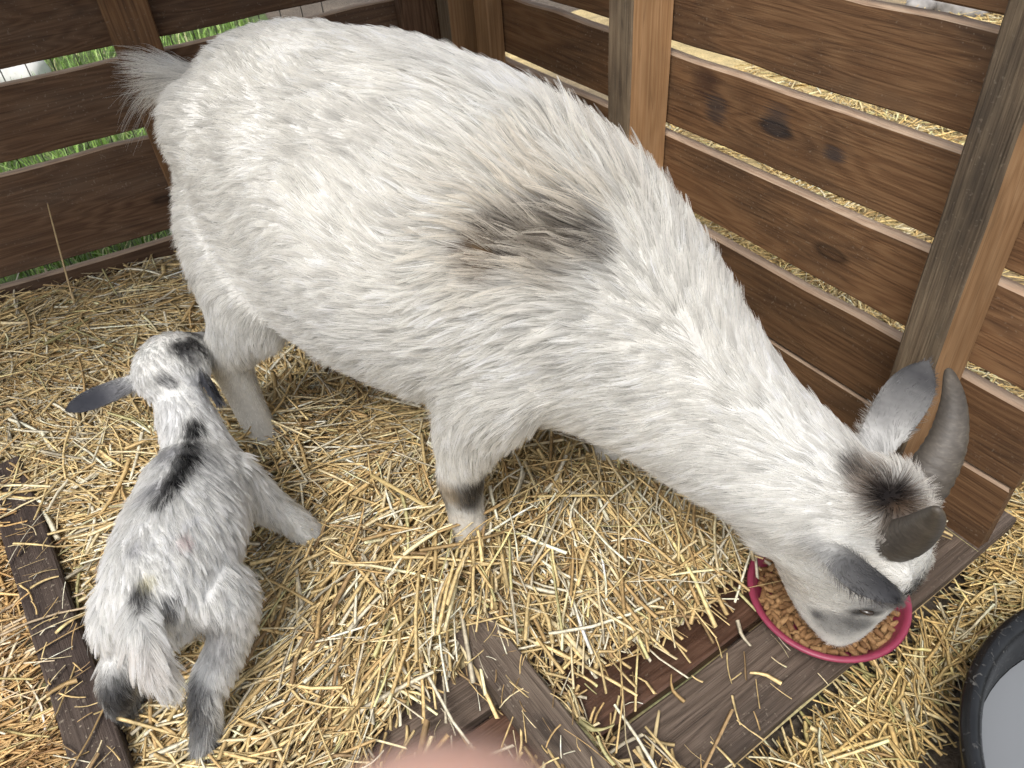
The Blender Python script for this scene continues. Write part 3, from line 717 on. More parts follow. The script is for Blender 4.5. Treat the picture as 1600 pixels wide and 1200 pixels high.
def goat_dir(P, N, D):
    low = np.clip(0.55 - N[:, 2], 0, 1.3) * (P[:, 2] > 0.24)
    D = D + np.stack([0 * low, 0 * low, -(0.08 + 0.75 * low)], 1)
    d = np.linalg.norm((P - patch_c) / np.array([.13, .2, .09]), axis=1); w = np.exp(-d ** 3)[:, None]
    J = np.stack([_gn(P, 26.0), _gn(P + 4, 26.0), _gn(P + 8, 26.0)], 1)
    q = P - TUFT; w3 = np.exp(-(np.linalg.norm(q, axis=1) / .038) ** 2)[:, None]; q = q / np.maximum(np.linalg.norm(q, axis=1), 1e-4)[:, None]
    return (D + 0.75 * w * J) * (1 - 0.9 * w3) + 1.6 * w3 * q
def goat_clump(P):
    d = np.linalg.norm((P - patch_c) / np.array([.20, .25, .15]), axis=1)
    leg_ = np.clip((P[:, 2] - 0.12) / 0.2, 0.35, 1)
    return (0.8 + 0.9 * np.exp(-d ** 2)) * leg_
for o, sp_, s, dm in ((body, pg.spots, 5, .7), (earR, EAR_SP, 6, .8), (earL, EAR_SP, 7, .8)): paint_skin(o, WHITE, sp_, s, dm)
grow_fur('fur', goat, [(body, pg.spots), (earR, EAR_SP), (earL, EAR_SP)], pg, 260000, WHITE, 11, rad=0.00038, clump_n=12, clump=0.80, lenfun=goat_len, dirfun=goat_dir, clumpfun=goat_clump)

# ------------------------------------------------------------------ the kid
kid = empty('goat_kid', (-0.45, 0.55, 0.0), math.radians(95)); tag(kid, 'small white kid goat with a black neck stripe, seen from behind beside the big goat', 'goat')
bpy.context.view_layer.update()
kspine = [(-.022, .010, .190, .026, .034), (.0, .010, .193, .058, .062), (.045, .008, .197, .073, .074), (.105, .003, .197, .076, .076), (.165, .0, .192, .075, .075), (.215, .0, .192, .068, .071), (.262, .003, .198, .052, .058), (.300, .012, .214, .042, .047), (.335, .025, .232, .038, .042), (.370, .036, .247, .035, .038)]
khead = [(.356, .040, .252, .030, .030), (.380, .043, .266, .050, .047), (.416, .045, .264, .053, .051), (.452, .038, .250, .044, .043), (.484, .026, .236, .034, .033), (.508, .016, .226, .028, .027), (.520, .012, .222, .015, .015)]
kHR = [(0.04, -0.04, 0.2, 0.034, 0.055), (0.03, -0.058, 0.155, 0.0352, 0.0528), (0.0, -0.052, 0.118, 0.0264, 0.036), (-0.045, -0.026, 0.092, 0.0221, 0.0273), (-0.068, -0.014, 0.06, 0.0182, 0.0196), (-0.09, -0.006, 0.026, 0.0196, 0.021), (-0.098, -0.002, 0.014, 0.0168, 0.0196)]
kHL = [(0.04, 0.055, 0.2, 0.034, 0.055), (0.035, 0.074, 0.155, 0.0352, 0.0528), (0.012, 0.082, 0.118, 0.0264, 0.036), (-0.02, 0.094, 0.092, 0.0221, 0.0273), (-0.022, 0.104, 0.06, 0.0182, 0.0196), (-0.02, 0.112, 0.026, 0.0196, 0.021), (-0.018, 0.114, 0.014, 0.0168, 0.0196)]
kFR = [(0.225, -0.04, 0.2, 0.032, 0.045), (0.226, -0.062, 0.15, 0.0297, 0.0374), (0.226, -0.088, 0.105, 0.024, 0.0264), (0.224, -0.112, 0.065, 0.0208, 0.0221), (0.222, -0.13, 0.03, 0.0196, 0.021), (0.222, -0.138, 0.014, 0.0168, 0.0196)]
kFL = [(0.225, 0.042, 0.2, 0.032, 0.045), (0.235, 0.055, 0.15, 0.0297, 0.0374), (0.24, 0.06, 0.105, 0.024, 0.0264), (0.24, 0.062, 0.065, 0.0208, 0.0221), (0.245, 0.064, 0.03, 0.0196, 0.021), (0.248, 0.065, 0.014, 0.0168, 0.0196)]
ktail = [(-.005, .012, .235, .02, .02), (-.035, .010, .238, .018, .018), (-.062, .003, .222, .017, .017), (-.078, -.004, .190, .015, .015), (-.084, -.009, .160, .008, .008)]
kparts = [loft(kspine, n=44, seg=28), loft(khead, n=26, seg=22), loft(ktail, n=16, seg=12)] + [loft(l_, n=26, seg=14) for l_ in (kHR, kHL, kFR, kFL)]
kparts += [ball((.455, .010, .262), (.012, .010, .012)), ball((.452, .075, .262), (.012, .010, .012))]
kbody = fuse('body', kparts, M_SKIN, kid, voxel=0.0048, smooth=7)
kearL = mesh_obj('ear', *ear_mesh((.398, .080, .262), (.352, .196, .250), (-0.5, -0.2, 0.75), .019, cup=0.3), M_SKIN, kid, True)
kearR = mesh_obj('ear', *ear_mesh((.398, .004, .270), (.326, -.026, .245), (-0.2, -0.9, 0.1), .018, cup=0.3), M_SKIN, kid, True)
for yy in (.002, .080):
    mesh_obj('eye', *ball((.450, yy, .256), (.008, .007, .008)), M_EYE, kid, True)
for lg, f in ((kHR, (1, 0)), (kHL, (1, 0.1)), (kFR, (1, -.3)), (kFL, (1, 0))):
    x, y, z = lg[-1][:3]; mesh_obj('hoof', *hoof_mesh((x + .002, y, 0.0), f, .0125), M_HOOF, kid)
bpy.context.view_layer.update()
KW = (0.90, 0.90, 0.88)
pk = Pelt()
a = np.array(kspine); pk.strip(a[:, :3], (a[:, 3] + a[:, 4]) / 2, lambda t: -t + np.array([0, 0, -0.6]), .030, .42)
a = np.array(khead); pk.strip(a[:, :3], (a[:, 3] + a[:, 4]) / 2, lambda t: -t + np.array([0, 0, -0.2]), [.020, .024, .020, .014, .009, .005, .004], [.5, .6, .5, .35, .25, .2, .2])
for lg in (kHR, kHL, kFR, kFL):
    a = np.array(lg); pk.strip(a[1:, :3], (a[1:, 3] + a[1:, 4]) / 2, lambda t: np.array([-0.15, 0, -1.0]), [.030] + [.025] * (len(lg) - 3) + [.014], .38)
a = np.array(ktail); pk.strip(a[:, :3], a[:, 3], lambda t: t + np.array([-0.1, 0, -0.2]), [.026, .036, .04, .036, .026], .45)
BK = (0.022, 0.021, 0.023)
for px, py, r, c, st in [(320, 715, .024, (0.25, 0.25, 0.26), .6), (258, 715, .026, (0.36, 0.36, 0.38), .8), (236, 770, .024, (0.40, 0.40, 0.42), .75), (335, 750, .03, (0.42, 0.42, 0.43), .45),
                       (303, 664, 0.0151, (0.010, 0.010, 0.011), 1.0), (302, 680, 0.0162, (0.010, 0.010, 0.011), 1.0), (300, 698, 0.0173, (0.010, 0.010, 0.011), 1.0), (294, 718, 0.0194, (0.010, 0.010, 0.011), 1.0), (285, 738, 0.0194, (0.010, 0.010, 0.011), 1.0), (273, 757, 0.0184, (0.010, 0.010, 0.011), 1.0), (259, 776, .014, BK, .97), (246, 792, .011, BK, .9),
                       (216, 930, .013, BK, .95), (220, 948, .011, BK, .8), (264, 945, .012, (0.09, 0.095, 0.11), .85), (266, 965, .011, (0.12, 0.125, 0.14), .8), (212, 860, .012, (0.3, 0.3, 0.33), .6), (330, 985, .022, (0.20, 0.20, 0.21), .7), (345, 1020, .025, (0.28, 0.27, 0.27), .6), (370, 900, .02, (0.5, 0.5, 0.5), .4),
                       (284, 545, .022, (0.03, 0.028, 0.03), .97), (300, 535, .020, (0.03, 0.028, 0.03), .95), (316, 548, .018, (0.06, 0.058, 0.06), .9), (332, 542, .016, (0.04, 0.037, 0.037), .9), (300, 562, .018, (0.15, 0.15, 0.155), .7), (258, 592, .012, (0.07, 0.07, 0.075), .9), (268, 600, .010, (0.12, 0.12, 0.125), .8),
                       (288, 850, .010, (0.72, 0.5, 0.5), .6), (230, 915, .010, (0.75, 0.68, 0.4), .5)]:
    spot(kbody, px, py, r, c, st, pk)
for lg in (kHR, kHL):
    for i, st in ((3, .95), (4, .85)):
        x, y, z = lg[i][:3]
        spot(None, 0, 0, (.030, .030, .042), (0.028, 0.028, 0.031), st, pk, p=(x - .020, y + (.016 if lg is kHR else -.004), z + .000))
    x, y, z = lg[-2][:3]; spot(None, 0, 0, (.03, .03, .018), (0.06, 0.06, 0.06), .9, pk, p=(x, y, z))
x, y, z = kFR[-1][:3]; spot(None, 0, 0, (.03, .03, .02), (0.1, 0.1, 0.1), .9, pk, p=(x, y, z))
spot(None, 0, 0, (.03, .03, .04), (0.80, 0.74, 0.70), .6, pk, p=(-.08, -.002, .20))
spot(None, 0, 0, (.034, .036, .04), (0.022, 0.02, 0.022), .95, pk, p=(.512, .010, .235))
spot(None, 0, 0, (.022, .024, .02), (0.06, 0.058, 0.06), .85, pk, p=(.47, .010, .285))
for e in (kearL, kearR):
    V, _, _ = mesh_arrays(e); tip = V[14 * 11 + 5]; b = V[5]
    for u, c, st in ((0.45, (0.07, 0.07, 0.085), .85), (0.75, (0.045, 0.047, 0.058), .95), (1.0, (0.04, 0.042, 0.052), .95)):
        KEAR_SP.append((b + (tip - b) * u, np.array([.042] * 3), c, st))
    pk.strip([b, b + (tip - b) * 0.5, tip], [.014, .016, .008], lambda t: t, [.012, .006, .004], [.35, .22, .2])
for o, sp_, s, dm in ((kbody, pk.spots, 15, .7), (kearL, KEAR_SP, 16, .8), (kearR, KEAR_SP, 17, .8)): paint_skin(o, KW, sp_, s, dm)
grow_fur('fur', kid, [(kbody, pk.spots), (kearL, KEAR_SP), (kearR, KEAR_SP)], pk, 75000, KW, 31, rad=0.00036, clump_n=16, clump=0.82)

# ------------------------------------------------------------------ straw
PAL = np.array([(0.70, 0.53, 0.26), (0.76, 0.63, 0.38), (0.60, 0.43, 0.20), (0.46, 0.31, 0.14), (0.33, 0.22, 0.11), (0.80, 0.73, 0.55), (0.50, 0.44, 0.32), (0.52, 0.47, 0.23)])
def in_poly(P, poly):
    x, y = P[:, 0], P[:, 1]; ins = np.zeros(len(P), bool); n = len(poly); j = n - 1
    for i in range(n):
        xi, yi = poly[i][:2]; xj, yj = poly[j][:2]
        c = ((yi > y) != (yj > y)) & (x < (xj - xi) * (y - yi) / (yj - yi + 1e-12) + xi); ins ^= c; j = i
    return ins
def stalks(C, r, Lr, Wr, probs, tint=(1, 1, 1), tilt=0.16, bow=0.24, avoid=()):
    """C: centres (n,3). returns verts, quads, colours of bent flattened stalks"""
    n = len(C); K = 5
    Ln = Lr[0] * (Lr[1] / Lr[0]) ** r.beta(1.6, 2.2, n); W = r.uniform(*Wr, n) * 0.5; W = np.where((r.uniform(0, 1, n) < 0.07) & (W > .0014), W * 1.5, W)
    a = r.uniform(0, math.pi * 2, n); coh = r.uniform(0, 1, n) < 0.45; a = np.where(coh, 2.2 * Noise(99)(C, 3.0) + r.normal(0, 0.35, n), a); tl_ = r.normal(0, tilt, n)
    d = np.stack([np.cos(a) * np.cos(tl_), np.sin(a) * np.cos(tl_), np.sin(tl_)], 1)
    if len(avoid):
        bad = np.zeros(n, bool)
        for pl in avoid:
            bad |= in_poly(C + d * (Ln * 0.48)[:, None], pl) | in_poly(C - d * (Ln * 0.48)[:, None], pl)
        Ln = np.where(bad & (r.uniform(0, 1, n) < 0.72), np.minimum(Ln, 0.04), Ln)
    s = np.stack([-np.sin(a), np.cos(a), np.zeros(n)], 1); u = np.cross(d, s)
    k = r.normal(0, bow, n); kv = r.normal(0, bow * 0.4, n); kink = np.where(r.uniform(0, 1, n) < 0.25, r.normal(0, 0.6, n), 0.0)
    t = np.linspace(-0.5, 0.5, K); X = []
    roll = r.uniform(-0.7, 0.7, n)
    sr = s * np.cos(roll)[:, None] + u * np.sin(roll)[:, None]; ur = -s * np.sin(roll)[:, None] + u * np.cos(roll)[:, None]
    V = np.zeros((n, K, 4, 3))
    for i, tt in enumerate(t):
        lat = k * tt * tt + np.where(tt > 0.1, kink * (tt - 0.1), 0)
        P = C + d * (Ln * tt)[:, None] + s * (Ln * lat)[:, None] + u * (Ln * -abs(kv) * tt * tt)[:, None]
        w = W * (1.0 - 0.35 * (tt + 0.5))
        for j, (cs, cu) in enumerate(((1, 0), (0, .30), (-1, 0), (0, -.30))):
            V[:, i, j] = P + sr * (w * cs)[:, None] + ur * (w * cu)[:, None]
    base = (np.arange(n) * K * 4)[:, None, None]
    q = []
    for i in range(K - 1):
        for j in range(4): q.append((i * 4 + j, i * 4 + (j + 1) % 4, (i + 1) * 4 + (j + 1) % 4, (i + 1) * 4 + j))
    Q = (base + np.array(q)[None]).reshape(-1, 4)
    ci = r.choice(len(PAL), n, p=np.array(probs) / sum(probs)); col = PAL[ci] * r.uniform(0.82, 1.2, n)[:, None] * np.asarray(tint)
    grad = 1 + 0.16 * r.normal(size=(n, K))
    cols = np.repeat((col[:, None, :] * grad[:, :, None])[:, :, None, :], 4, axis=2).reshape(-1, 3)
    return V.reshape(-1, 3), Q, np.clip(cols, 0.01, 0.9)
def cat_mesh(name, items, mat, **kw):
    V = []; Q = []; C = []; b = 0
    for v, q, c in items:
        V.append(v); Q.append(q + b); C.append(c); b += len(v)
    return np_mesh(name, np.concatenate(V), np.concatenate(Q), mat, np.concatenate(C), **kw)

def pxpoly(pts, z=0.02): return [at(x, y, z) for x, y in pts]
BARE = [pxpoly([(1160, 890), (1095, 965), (1020, 1015), (960, 1060), (890, 1075), (970, 1215), (1130, 1215), (1440, 950), (1600, 840), (1500, 800), (1250, 870)], 0),
        pxpoly([(690, 1070), (640, 1115), (570, 1150), (590, 1215), (860, 1215), (745, 1065)], 0)]
THIN = [pxpoly([(1020, 1030), (930, 1000), (800, 990), (880, 1090), (985, 1085)], 0), pxpoly([(300, 1080), (420, 1100), (560, 1150), (590, 1215), (280, 1215)], 0)]
def strip_poly(a, b, w, ext):
    a = np.asarray(a)[:2]; b = np.asarray(b)[:2]; x = (b - a) / np.linalg.norm(b - a); n = np.array([-x[1], x[0]])
    return [a + n * w / 2, b + x * ext + n * w / 2, b + x * ext - n * w / 2, a - n * w / 2]
BEAMS = [strip_poly(b1a + (b1b - b1a) * 0.03, b1b, bw * 1.25, 0.3), strip_poly(b2a + (b2b - b2a) * 0.10, b2b, bw2 * 1.05, 0.3)]
hz = Noise(77)
def pen_uv(n, r):
    u = r.uniform(-1.3, 0.66, n); v_ = r.uniform(-0.0, 1.75, n)
    P = E0 + np.outer(u, ED) + np.outer(v_, EN)
    okL = (P - PA) @ NL > 0.015; okR = (P - PK) @ NR > 0.015
    return P[okL & okR]
def heap(P):
    """depth of the bedding"""
    h = 0.030 + 0.014 * hz(P, 4.0) + 0.006 * hz(P, 13.0)
    h = h + 0.022 * np.exp(-(((P[:, :2] - at(250, 470)[:2]) ** 2).sum(1)) / 0.12) + 0.02 * np.exp(-(((P[:, :2] - at(850, 860)[:2]) ** 2).sum(1)) / 0.05)
    for q_ in ((730, 840), (400, 680)): h = h + 0.042 * np.exp(-(((P[:, :2] - at(*q_, .05)[:2]) ** 2).sum(1)) / 0.016)
    for b_ in ((b1a, b1b), (b2a, b2b)):
        x = (b_[1] - b_[0])[:2]; ll = np.linalg.norm(x); x = x / ll; q = P[:, :2] - b_[0][:2]; al = np.clip(q @ x, 0.08, ll + 0.3)
        dd = np.linalg.norm(q - al[:, None] * x, axis=1); h = h * (1 - 0.6 * np.exp(-(dd / 0.09) ** 2))
    return np.clip(h, 0.010, 0.09)
def edge_fade(P):
    f = np.ones(len(P))
    for b in BARE: f[in_poly(P, b)] = 0.0
    for b in THIN: f[in_poly(P, b)] *= 0.5
    return f
def straw_pen():
    r = np.random.default_rng(5); items = []
    for n, Lr, Wr, zlo, zhi, tl_, probs in ((25000, (.05, .24), (.0028, .0070), 0.4, 1.0, .09, (6, 4, 6, 4, 2, 1.5, 2, .6)), (10000, (.07, .32), (.0024, .0074), 0.9, 1.25, .07, (7, 5, 5, 2, 1, 3, 2, .5)), (16000, (.015, .09), (.0012, .0032), 0.7, 1.2, .2, (5, 4, 5, 3, 2, 3, 1, .3))):
        P = pen_uv(int(n * 1.35), r); f = edge_fade(P); keep = r.uniform(0, 1, len(P)) < np.maximum(f, 0.012 if Lr[1] > .1 else 0.06)
        for b in BEAMS: keep &= ~(in_poly(P, b) & (r.uniform(0, 1, len(P)) > (0.03 if Lr[1] > .1 else 0.22)))
        P = P[keep]; f = f[keep]; h = heap(P)
        lv = r.uniform(zlo, zhi, len(P)); P[:, 2] = np.where(f > 0.1, h * lv, 0.006)
        for b in BEAMS: P[:, 2] = np.where(in_poly(P, b), 0.048, P[:, 2])
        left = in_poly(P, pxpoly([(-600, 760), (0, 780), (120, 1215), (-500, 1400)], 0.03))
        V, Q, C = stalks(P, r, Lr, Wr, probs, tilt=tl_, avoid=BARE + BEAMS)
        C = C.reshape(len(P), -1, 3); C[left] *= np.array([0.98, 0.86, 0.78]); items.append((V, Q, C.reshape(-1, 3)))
    feet = [to_world(goat, l_[-1][:3]) for l_ in (legFR, legHR, legFL, legHL)] + [to_world(kid, l_[-1][:3]) for l_ in (kHR, kHL, kFR)]
    Pf = np.concatenate([np.array([f0[0], f0[1], 0]) + np.stack([r.normal(0, .034, 26), r.normal(0, .034, 26), np.zeros(26)], 1) for f0 in feet])
    Pf[:, 2] = heap(Pf) * r.uniform(0.9, 1.35, len(Pf)) + 0.004
    items.append(stalks(Pf, r, (.05, .17), (.0028, .0070), (7, 5, 5, 2, 1, 3, 2, .5), tilt=.30))
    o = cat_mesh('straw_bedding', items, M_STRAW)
    return tag(o, 'thick golden straw bedding spread over the pen floor', kind='stuff')
straw_pen()
def straw_bed_base():
    """matted litter under the loose stalks"""
    r = np.random.default_rng(9); n = 110
    us = np.linspace(-1.3, 0.64, n); vs_ = np.linspace(0.0, 1.7, n); U, Vv = np.meshgrid(us, vs_)
    P = E0 + np.outer(U.ravel(), ED) + np.outer(Vv.ravel(), EN)
    f = edge_fade(P); F2 = f.reshape(n, n).copy()
    for _ in range(3): F2 = (F2 + np.roll(F2, 1, 0) + np.roll(F2, -1, 0) + np.roll(F2, 1, 1) + np.roll(F2, -1, 1)) / 5
    P[:, 2] = np.where(F2.ravel() > 0.85, heap(P) * 0.62, -0.03)
    inside = ((P - PA) @ NL > -0.01) & ((P - PK) @ NR > -0.01)
    idx = np.arange(n * n).reshape(n, n)
    Q = np.stack([idx[:-1, :-1].ravel(), idx[:-1, 1:].ravel(), idx[1:, 1:].ravel(), idx[1:, :-1].ravel()], 1)
    Q = Q[inside[Q].all(1)]
    C = np.tile((0.52, 0.385, 0.20), (len(P), 1)) * (1 + 0.3 * Noise(4)(P, 30.0))[:, None]
    return tag(np_mesh('straw_litter', P, Q, M_STRAW, np.clip(C, .02, .5), smooth=True), 'matted brown straw litter beneath the loose stalks', kind='stuff')
straw_bed_base()
def straw_yard():
    r = np.random.default_rng(6); items = []
    n = 42000
    P = np.stack([r.uniform(-0.1, 3.2, n), r.uniform(-0.1, 3.6, n), np.zeros(n)], 1)
    inpen = ((P - E0) @ EN > -0.02) & ((P - PK) @ NR > -0.03) 
    d = np.linalg.norm(P[:, :2] - np.array([0.7, 0.8]), axis=1)
    dens = np.clip(1.35 - d / 3.0, 0.15, 1) * np.clip(0.75 + 0.5 * Noise(8)(P, 3.5), 0.15, 1)
    keep = (~inpen) & (r.uniform(0, 1, n) < dens) & (np.linalg.norm(P[:, :2] - np.array([0.748, 0.26]), axis=1) > 0.30) & ((P - PA) @ NL > -0.3)
    P = P[keep]; P[:, 2] = GZ - 0.01 + r.uniform(0, 0.035, len(P))
    k = len(P) * 2 // 3
    items.append(stalks(P[:k], r, (.05, .20), (.0030, .0075), (8, 5, 4, 1, .6, 3, 1, 1.2), tint=(1.1, 1.07, .95)))
    items.append(stalks(P[k:], r, (.02, .08), (.0014, .0035), (5, 4, 4, 3, 2, 3, 2, 1)))
    m = 16000; P3 = RW(0, 0) + np.outer(r.uniform(-0.4, 2.6, m), DR) - np.outer(r.uniform(0.5, 3.4, m), NR); P3[:, 2] = GZ + r.uniform(0.0, 0.035, m)
    items.append(stalks(P3, r, (.06, .22), (.0040, .0090), (8, 5, 4, 1, .6, 3, 1, 1.2), tint=(1.1, 1.07, .95)))
    # denser just outside the pen edge and along the wall
    m = 11000; u = r.uniform(-0.2, 1.6, m); w = r.exponential(0.16, m)
    P2 = np.concatenate([E0 + np.outer(u, ED) - np.outer(0.03 + w, EN), RW(0, 0) + np.outer(r.uniform(0.1, 1.9, m), DR) - np.outer(0.04 + r.exponential(0.34, m), NR)])
    P2 = P2[np.linalg.norm(P2[:, :2] - np.array([0.748, 0.26]), axis=1) > 0.30]; P2[:, 2] = GZ + r.uniform(-.005, 0.05, len(P2))
    P2 = P2[~(((P2 - E0) @ EN > -0.02) & ((P2 - PK) @ NR > -0.03))]
    items.append(stalks(P2, r, (.04, .18), (.0026, .0060), (7, 4, 6, 2, 1, 2, 1, 1.5), tint=(1.0, .97, .85)))
    return tag(cat_mesh('yard_straw', items, M_STRAW), 'loose yellow straw scattered over the soil outside the pen', kind='stuff')
straw_yard()
def yard_litter():
    n = 130; a = np.linspace(-1.6, 3.4, n); b = np.linspace(0.05, 5.0, n); U, Vv = np.meshgrid(a, b)
    P = RW(0, 0) + np.outer(U.ravel() + 0.1, DR) - np.outer(Vv.ravel(), NR); nn = Noise(41); P[:, 2] = GZ + 0.004 + 0.014 * np.abs(nn(P, 12.0)) - 0.03 * (nn(P, 2.2) > 0.55)
    idx = np.arange(n * n).reshape(n, n)
    Q = np.stack([idx[:-1, :-1].ravel(), idx[:-1, 1:].ravel(), idx[1:, 1:].ravel(), idx[1:, :-1].ravel()], 1)
    t = np.clip(nn(P + 3, 5.0) * 0.5 + 0.75 - 0.25 * (P[:, 0] < 0.35), 0, 1)[:, None]
    C = (np.array([(0.16, 0.12, 0.085)]) * (1 - t) + np.array([(0.52, 0.40, 0.19)]) * t) * (1 + 0.25 * nn(P + 5, 70.0))[:, None]
    tag(np_mesh('yard_litter', P, Q, M_STRAW, np.clip(C, .02, .8), smooth=True), 'flattened straw litter on the soil behind the long slatted wall', kind='stuff')
yard_litter()

# ------------------------------------------------------------------ lathe things: bowl and bucket
def lathe(prof, seg=64, wob=0.0, seed=0):
    r = np.random.default_rng(seed); ph = r.uniform(0, 6.28, 3); V = []; F = []; n = len(prof)
    for j in range(seg):
        a = 6.28318 * j / seg; w = 1 + wob * (math.sin(2 * a + ph[0]) + 0.5 * math.sin(3 * a + ph[1]))
        for rr, z in prof: V.append((rr * math.cos(a) * w, rr * math.sin(a) * w, z))
    for j in range(seg):
        k = (j + 1) % seg
        for i in range(n - 1): F.append((j * n + i, k * n + i, k * n + i + 1, j * n + i + 1))
    return V, F
BC = np.array([0.4245, 0.6035, 0.0])
M_PINK = plain('pink_plastic', (0.25, 0.036, 0.070), rough=0.42, spec=0.5, var=0.12, scale=60, bump=0.08)
bowl_prof = [(0.001, 0.003), (0.084, 0.003), (0.088, 0.001), (0.092, 0.004), (0.1015, 0.026), (0.1055, 0.0285), (0.1095, 0.0300), (0.1108, 0.0325), (0.1095, 0.0350), (0.1060, 0.0358), (0.1025, 0.0345), (0.0995, 0.0305), (0.090, 0.0095), (0.083, 0.0070), (0.001, 0.0065)]
bo = mesh_obj('feed_bowl', *lathe(bowl_prof, 96, 0.004, 2), M_PINK, None, True); bo.location = BC + np.array([0, 0, 0.002])
tag(bo, 'shallow pink plastic bowl of pellets under the big goat\'s muzzle', 'bowl')
def pellet_mat():
    m, nt, N, B = new_mat('feed_pellet')
    oi = N.new('ShaderNodeObjectInfo'); tc = N.new('ShaderNodeTexCoord'); n = N.new('ShaderNodeTexNoise'); n.inputs['Scale'].default_value = 420; n.inputs['Detail'].default_value = 3
    L(nt, tc.outputs['Object'], n.inputs['Vector'])
    c1 = ramp(nt, [(0.0, (0.17, 0.085, 0.032)), (0.5, (0.26, 0.145, 0.060)), (1.0, (0.36, 0.22, 0.10))], oi.outputs['Random']).outputs[0]
    c = mixc(nt, 0.6, c1, ramp(nt, [(0.35, (0.6, 0.55, 0.5)), (0.65, (1.25, 1.2, 1.15))], n.outputs[0]).outputs[0], 'MULTIPLY')
    L(nt, c, B.inputs['Base Color']); B.inputs['Roughness'].default_value = 0.8
    b = N.new('ShaderNodeBump'); b.inputs['Strength'].default_value = 0.6; b.inputs['Distance'].default_value = 0.001; L(nt, n.outputs[0], b.inputs['Height']); L(nt, b.outputs[0], B.inputs['Normal'])
    return m
M_PEL = pellet_mat()
def pellet_mesh(Lp, seed):
    r = np.random.default_rng(seed); S = 8; V = []; F = []; rr = 0.0040
    for i, (x, q) in enumerate(((-Lp/2, .75), (-Lp/2 + .0012, 1.0), (Lp/2 - .0012, 1.0), (Lp/2, .75))):
        for j in range(S):
            a = 6.283 * j / S; V.append((x + r.normal(0, .0004), math.cos(a) * rr * q * r.uniform(.93, 1.07), math.sin(a) * rr * q * r.uniform(.93, 1.07)))
    for i in range(3):
        for j in range(S): F.append((i*S + j, i*S + (j+1) % S, (i+1)*S + (j+1) % S, (i+1)*S + j))
    F.append(tuple(range(S))[::-1]); F.append(tuple(3*S + j for j in range(S)))
    me = bpy.data.meshes.new('feed_pellet'); me.from_pydata(V, [], F); me.update(); me.materials.append(M_PEL); me.shade_smooth(); return me
pm = [pellet_mesh(l_, 300 + i) for i, l_ in enumerate((.012, .015, .017, .019, .021, .014))]
r_ = np.random.default_rng(12)
# bed of pellets below the top layer, too deep to pick apart
bedV = []; bedF = []
for i in range(420):
    a = r_.uniform(0, 6.283); rad_ = 0.088 * math.sqrt(r_.uniform(0, 1)); me = pm[i % 6]
    M = Matrix.Translation(Vector((BC[0] + rad_ * math.cos(a), BC[1] + rad_ * math.sin(a), 0.0135 + r_.uniform(-.002, .003)))) @ Matrix.Rotation(r_.uniform(0, 6.28), 4, 'Z') @ Matrix.Rotation(r_.normal(0, .25), 4, 'Y')
    b = len(bedV); bedV += [tuple(M @ v.co) for v in me.vertices]; bedF += [tuple(k + b for k in p.vertices) for p in me.polygons]
tag(mesh_obj('pellet_feed', bedV, bedF, M_PEL, None, True), 'heap of brown pellets filling the pink bowl below the top layer', kind='stuff')
gb = _bvh(body); gi = goat.matrix_world.inverted()
count = 0; tries = 0; placed = []
while count < 250 and tries < 6000:
    tries += 1
    a = r_.uniform(0, 6.283); rad_ = 0.0925 * math.sqrt(r_.uniform(0, 1)); p = np.array([BC[0] + rad_ * math.cos(a), BC[1] + rad_ * math.sin(a), 0.0215 + r_.uniform(-.002, .0035) + 0.002 * (1 - rad_ / .09)])
    if any(abs(p[0] - q[0]) < .0075 and abs(p[1] - q[1]) < .0075 for q in placed): continue
    o_ = gi @ Vector(CAM); e_ = gi @ Vector(p); h = gb.ray_cast(o_, (e_ - o_).normalized(), (e_ - o_).length)
    if h[0] is not None: continue
    if gb.find_nearest(e_, 0.012)[0] is not None: continue
    placed.append(p)
    o = link(bpy.data.objects.new('feed_pellet', pm[count % 6])); o.location = p; o.rotation_euler = (r_.uniform(0, 6.28), r_.normal(0, .3), r_.uniform(0, 6.283))
    tag(o, 'small brown feed pellet on top of the heap in the pink bowl', 'pellet', 'pellets in the pink bowl'); count += 1

M_RUB = plain('black_rubber', (0.009, 0.0095, 0.010), rough=0.33, spec=0.5, var=0.35, scale=45, bump=0.12)
KC = np.array([0.748, 0.262, GZ + 0.006]); KR = 0.285; KH = 0.08 - KC[2]
bk_prof = [(0.001, 0.0), (0.235, 0.0), (0.242, 0.006), (KR - .016, KH - .022), (KR - .004, KH - .016), (KR, KH - .008), (KR - .003, KH), (KR - .012, KH + .002), (KR - .021, KH - .003), (KR - .026, KH - .012), (0.238, 0.014), (0.230, 0.010), (0.001, 0.010)]
bucket = mesh_obj('rubber_tub', *lathe(bk_prof, 96, 0.003, 5), M_RUB, None, True); bucket.location = KC
_nt = M_RUB.node_tree; _B = _nt.nodes['Principled BSDF']; _n = _nt.nodes.new('ShaderNodeTexNoise'); _n.inputs['Scale'].default_value = 75; _n.inputs['Detail'].default_value = 3; _n.inputs['Distortion'].default_value = 1.5
_tc = _nt.nodes.new('ShaderNodeTexCoord'); L(_nt, _tc.outputs['Object'], _n.inputs['Vector']); _old = _B.inputs['Base Color'].links[0].from_socket
_r = ramp(_nt, [(0.62, (0, 0, 0)), (0.74, (1, 1, 1))], _n.outputs[0]); L(_nt, mixc(_nt, mth(_nt, 'MULTIPLY', _r.outputs[0], 0.5), _old, (0.20, 0.19, 0.17)), _B.inputs['Base Color']); L(_nt, mth(_nt, 'ADD', mth(_nt, 'MULTIPLY', _r.outputs[0], 0.4), 0.27), _B.inputs['Roughness'])
tag(bucket, 'round black rubber tub of water at the lower right corner', 'tub')
zw = 0.005
